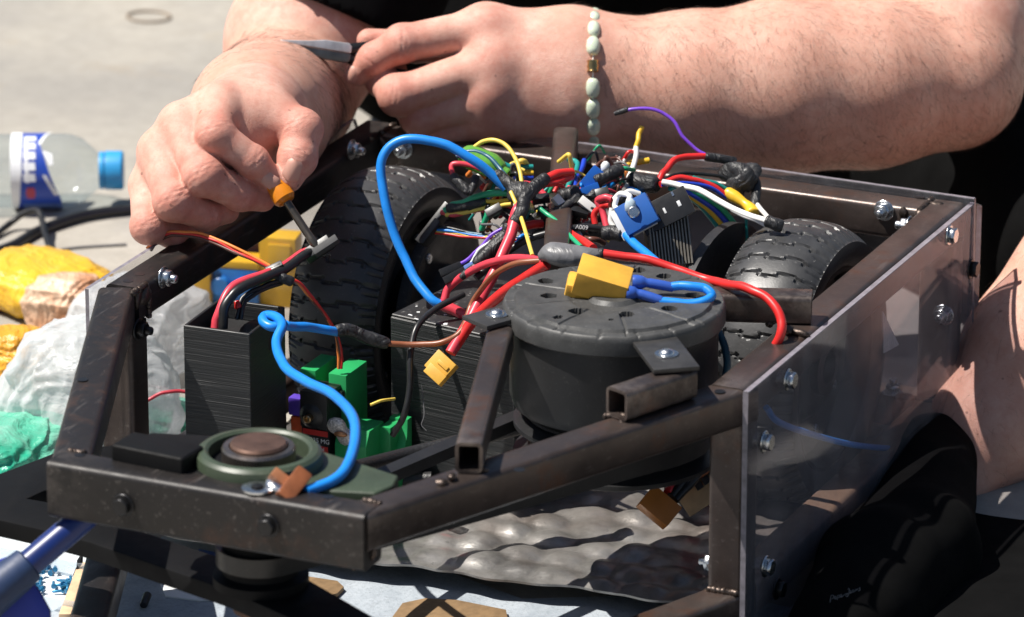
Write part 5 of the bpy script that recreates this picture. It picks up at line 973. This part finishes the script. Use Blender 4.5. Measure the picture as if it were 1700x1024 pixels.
m1 = n.N.new('ShaderNodeMixShader'); m1.inputs[0].default_value = .45; n.lk(n.b.outputs[0], m1.inputs[1]); n.lk(tl.outputs[0], m1.inputs[2]); m2 = n.N.new('ShaderNodeMixShader'); n.lk(n.ramp(f, [(.3, .12), (.65, .5)]), m2.inputs[0]); n.lk(m1.outputs[0], m2.inputs[1]); n.lk(tr.outputs[0], m2.inputs[2]); n.lk(m2.outputs[0], n.out.inputs[0]); M_WBAG = n.m
crumple('yellow_packet', G(45, 520)+np.array((0, 20, 0)), (130, 90, 44), M_YBAG, 'bright yellow crumpled packet on the ground left of the frame', 'packet', 1, .12, rot=-20)
crumple('yellow_packet', G(20, 648), (70, 60, 52), M_OBAG, 'orange yellow packet half covered by the white bag at the left edge', 'packet', 2, .16)
crumple('tan_wrapper', G(104, 560)+np.array((0, 14, 0)), (64, 50, 50), M_TAN, 'reddish tan wrapper crumpled between the yellow packet and white bag', 'wrapper', 3, .2)
crumple('white_bag', G(112, 775)+np.array((0, 30, 0)), (120, 110, 112), M_WBAG, 'large translucent white plastic bag outside the left front corner', 'bag', 4, .2); crumple('white_bag', G(262, 650)+np.array((-30, 40, 0)), (110, 80, 84), M_WBAG, 'smaller translucent white bag seen through the left clear panel', 'bag', 5, .2)
crumple('green_bag', G(5, 790), (100, 110, 50), M_GBAG, 'emerald green plastic bag lying at the left edge below the white bag', 'bag', 6, .22); crumple('green_bag', G(278, 740)+np.array((-10, 30, 0)), (60, 50, 24), M_GBAG, 'small piece of green plastic bag behind the left front post', 'bag', 7, .25)
crumple('red_wrapper', G(-12, 510), (36, 30, 26), plast('red film', (.6, .03, .03)), 'red corner of a wrapper at the left edge of the yellow packet', 'wrapper', 8, .2)
crumple('white_bag', G(45, 850)+np.array((0, 20, 0)), (150, 90, 14), M_WBAG, 'flat creased sheet of white plastic film over the green bag', 'film', 9, .25)
# toy bricks beyond the left panel
M_TY, M_TB = pm('toy yellow', (.78, .46, .03), .35, 0, .06), pm('toy blue', (.03, .22, .62), .35, 0, .06)
tb = thing('toy_brick', G(385, 508), 'blue toy building brick with two round studs seen through the left panel', 'toy brick')
o = G(345, 506); o2 = G(428, 512); ux = (o2-o); wd_ = np.linalg.norm(ux); ux /= wd_; uy = np.array((-ux[1], ux[0], 0)); Rb = np.stack((ux, uy, np.array((0, 0, 1.))), -1)
obj('brick_body', MB().box(o+ux*wd_/2+uy*12+np.array((0, 0, 15)), (wd_, 22, 30), Rb), M_TB, tb, bevel=1)
for q in (.27, .73): obj('stud', MB().lathe([(7.5, 0), (7.5, 5), (6.6, 6)], o+ux*wd_*q+uy*1+np.array((0, 0, 17)), -uy, 24), M_TB, tb)
for nm, a, b, h, lb in (('toy_brick', 322, 345, 40, 'narrow yellow toy brick left of the blue one'), ('toy_brick', 432, 490, 56, 'wide yellow toy brick with recessed square right of the blue one')):
    q0, q1 = G(a, 507), G(b, 514); w_ = np.linalg.norm(q1-q0); t_ = thing(nm, q0, lb, 'toy brick', 'yellow toy bricks'); obj('brick_body', MB().box((q0+q1)/2+uy*12+np.array((0, 0, h/2)), (w_, 22, h), Rb), M_TY, t_, bevel=1)
    if w_ > 20: obj('square_panel', MB().box((q0+q1)/2+uy*.4+np.array((2, 0, h*.72)), (w_*.62, 2, h*.4), Rb), M_TY, t_, bevel=.8)
t_ = thing('toy_brick', G(385, 508)+uy*30, 'yellow toy brick lying across the top behind the blue one', 'toy brick', 'yellow toy bricks'); obj('brick_body', MB().box(o+ux*wd_*.5+uy*13+np.array((0, 0, 33.5)), (wd_*1.04, 24, 6), Rb), M_TY, t_, bevel=.8)
obj('dark_box', MB().box((o+ux*wd_*.45+uy*44+np.array((0, 0, 34))), (wd_*.9, 20, 66), Rb), pm('maroon', (.06, .02, .025), .4), bevel=1, label='dark maroon box standing behind the toy bricks', category='box')
# parts organiser with blue screws, blue clamp tool
og = thing('parts_tray', G(70, 960), 'clear parts tray with small blue screws at the bottom left corner', 'tray')
M_TRAY = film('tray plastic', (.90, .94, .97), .1, .30, (.8, .88, .95)); M_SCB = pm('blue screws', (.03, .20, .38), .35, .4)
cn = [G(-40, 860)[:2], G(175, 905)[:2], G(150, 1100)[:2], G(-80, 1060)[:2]]
obj('tray_floor', MB().prism([tuple(p) for p in cn][::-1], ZF+.8, ZF+2), pm('tray base', (.62, .66, .68), .5, 0, .12, 30), og)
def wall(p, q, h=16): p, q = np.array(p), np.array(q); u_ = (q-p)/np.linalg.norm(q-p); s_ = np.array((-u_[1], u_[0])); obj('tray_wall', MB().prism([tuple(p-s_*.8), tuple(q-s_*.8), tuple(q+s_*.8), tuple(p+s_*.8)], ZF+2.1, ZF+h), M_TRAY, og, bevel=.4)
for p, q in zip(cn, cn[1:]+cn[:1]): wall(p, q)
for t in (.35, .68): wall(np.array(cn[0])*(1-t)+np.array(cn[3])*t, np.array(cn[1])*(1-t)+np.array(cn[2])*t, 13)
wall(np.array(cn[0])*.5+np.array(cn[1])*.5, np.array(cn[3])*.5+np.array(cn[2])*.5, 12)
obj('wood_strip', MB().prism([tuple(G(a, b)[:2]) for a, b in ((132, 950), (146, 955), (118, 1040), (98, 1040))], ZF+2.2, ZF+9), pm('pale wood', (.62, .42, .26), .6), og, bevel=.5)
m = MB(); m.lathe([(.1, 0), (1.8, 0), (1.8, 1.6), (1, 1.7), (1, 7), (.2, 8)], (0, 0, 0), n=8); SCB = mesh('blue_screw', m, M_SCB, 40); SCB.transform(Matrix.Scale(MM, 4))
for q in range(34):
    a_, b_ = ((rw.gauss(112, 9), rw.gauss(972, 6)), (rw.gauss(80, 7), rw.gauss(950, 5)), (rw.gauss(70, 5), rw.gauss(968, 5)))[q % 3 if q % 2 else 0]
    t = rw.uniform(0, 6.3); inst('screw', SCB, og, axm(G(a_, b_, 4+rw.uniform(0, 3)), (math.cos(t), math.sin(t), rw.uniform(-.2, .3))))
obj('drill_bit', MB().lathe([(.5, 0), (1.8, 2), (1.2, 8), (2.2, 12), (1, 16), (2.4, 20), (.6, 24)], G(124, 960, 3), (.1, .5, .9), 8), M_ZINCD, label='small black twisted bit standing in the parts tray', category='bit')
obj('black_stub', MB().lathe([(2.4, 0), (2.8, 1), (2.8, 12), (1.5, 13)], G(238, 1005, 7), (-.2, .8, .2), 14), M_BLK, label='short black stub on the pale sheet below the blade', category='stub')
M_TOOL = pm('tool blue', (.007, .022, .13), .35, 0, .12, 40); M_TOOL2 = pm('tool bright blue', (.02, .035, .30), .45, 0, .1, 40)
tl = thing('blue_tool', G(30, 1000, 10), 'blue plastic tool with round handle bar at the bottom left corner', 'tool')
h0, h1 = V(110, 884, -255), V(-10, 985, -262); d = (h1-h0)/np.linalg.norm(h1-h0); Lh = np.linalg.norm(h1-h0)
obj('handle_bar', MB().lathe([(8.4, -20), (8.8, 0), (8.8, Lh)], h0, d, 28), M_TOOL, tl); obj('grip', MB().lathe([(9, Lh*.5), (11.5, Lh*.52), (12.5, Lh*.7), (14, Lh*1.3)], h0, d, 28), pm('tool grip', (.012, .03, .085), .55), tl)
obj('wing', MB().prism([(-20, 935), (22, 920), (40, 945), (66, 975), (86, 1012), (88, 1060), (-40, 1060)], 0, 10, (V(850, 512, -250)-RGT*850/2.66+UPV*512/2.66, RGT/2.66, -UPV/2.66, FWD)), M_TOOL2, tl, bevel=2)
# cloth on the ground at the right, second dark sheet added as shade
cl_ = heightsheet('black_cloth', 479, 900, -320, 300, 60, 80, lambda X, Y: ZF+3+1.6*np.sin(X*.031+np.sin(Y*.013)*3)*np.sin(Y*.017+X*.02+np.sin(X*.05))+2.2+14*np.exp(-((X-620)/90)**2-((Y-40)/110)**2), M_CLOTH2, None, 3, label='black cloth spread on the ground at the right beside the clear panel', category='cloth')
cr = heightsheet('black_cloth', 600, 1000, 318, 560, 40, 40, lambda X, Y: ZF+4+5*np.sin(X*.04)*np.sin(Y*.05)+5, M_CLOTH2, None, 3, label='black sheet added as shade farther back at the right edge', category='cloth')
# added white triangle standing in for sunlit ground showing through the panel
q = [P(a, b, x=450) for a, b in ((1464, 516), (1491, 572), (1466, 586))]; m = MB(); m.v = [tuple(p) for p in q]+[tuple(p+np.array((.8, 0, 0))) for p in q]; m.f = [(0, 1, 2), (5, 4, 3), (0, 3, 4, 1), (1, 4, 5, 2), (2, 5, 3, 0)]; m.m = [0]*5
obj('ground_peek', m, M_WHITE, label='white triangle standing for sunlit ground seen through the right clear panel', category='ground patch')
# embroidered signature on the black cloth by the shoe
dg = bpy.context.evaluated_depsgraph_get(); dg.update()
def on_surface(px, py):
    d = ray(px, py); d = d/np.linalg.norm(d); hit, loc, nor, ix, ob, mx = SC.ray_cast(dg, Vector(CAM*MM)+Vector(d)*2.0, Vector(d)); return np.array(loc)/MM-d*.25 if hit else None
stk = ['0,0 3,11 5,13 8,12 8,8 4,6', '9,5 12,7 12,9 10,9 9,6 11,4 14,6', '14,2 16,9 17,10 19,9 19,6 16,5', '20,6 23,8 23,10 21,10 20,7 22,5 25,7', '36,17 39,18 37,8 33,3 31,6 36,9', '38,9 41,11 41,13 39,13 38,10 40,8 43,10', '47,13 44,13 44,9 47,10 47,13 48,9', '50,10 51,14 52,11 54,14 55,10', '60,15 57,14 59,12 58,9 55,9', '24,5 30,9 36,9']
ca, sa = math.cos(math.radians(24)), math.sin(math.radians(24)); par = bpy.data.objects[bt.name]
for st in stk:
    pts = []
    for t in st.split():
        a_, b_ = map(float, t.split(',')); a_, b_ = a_*.95, (b_-.32*a_*.0)*.9; q = on_surface(1378+a_*ca-b_*sa*.3-b_*.0, 1000-a_*sa*.55-b_*ca)
        if q is not None: pts.append(q)
    if len(pts) > 2: obj('signature', MB().tube(spline(pts, 4), .28, 4), pm('grey thread', (.10, .10, .10), .7) if 'M_THR' not in globals() else M_THR, par, smooth=60)
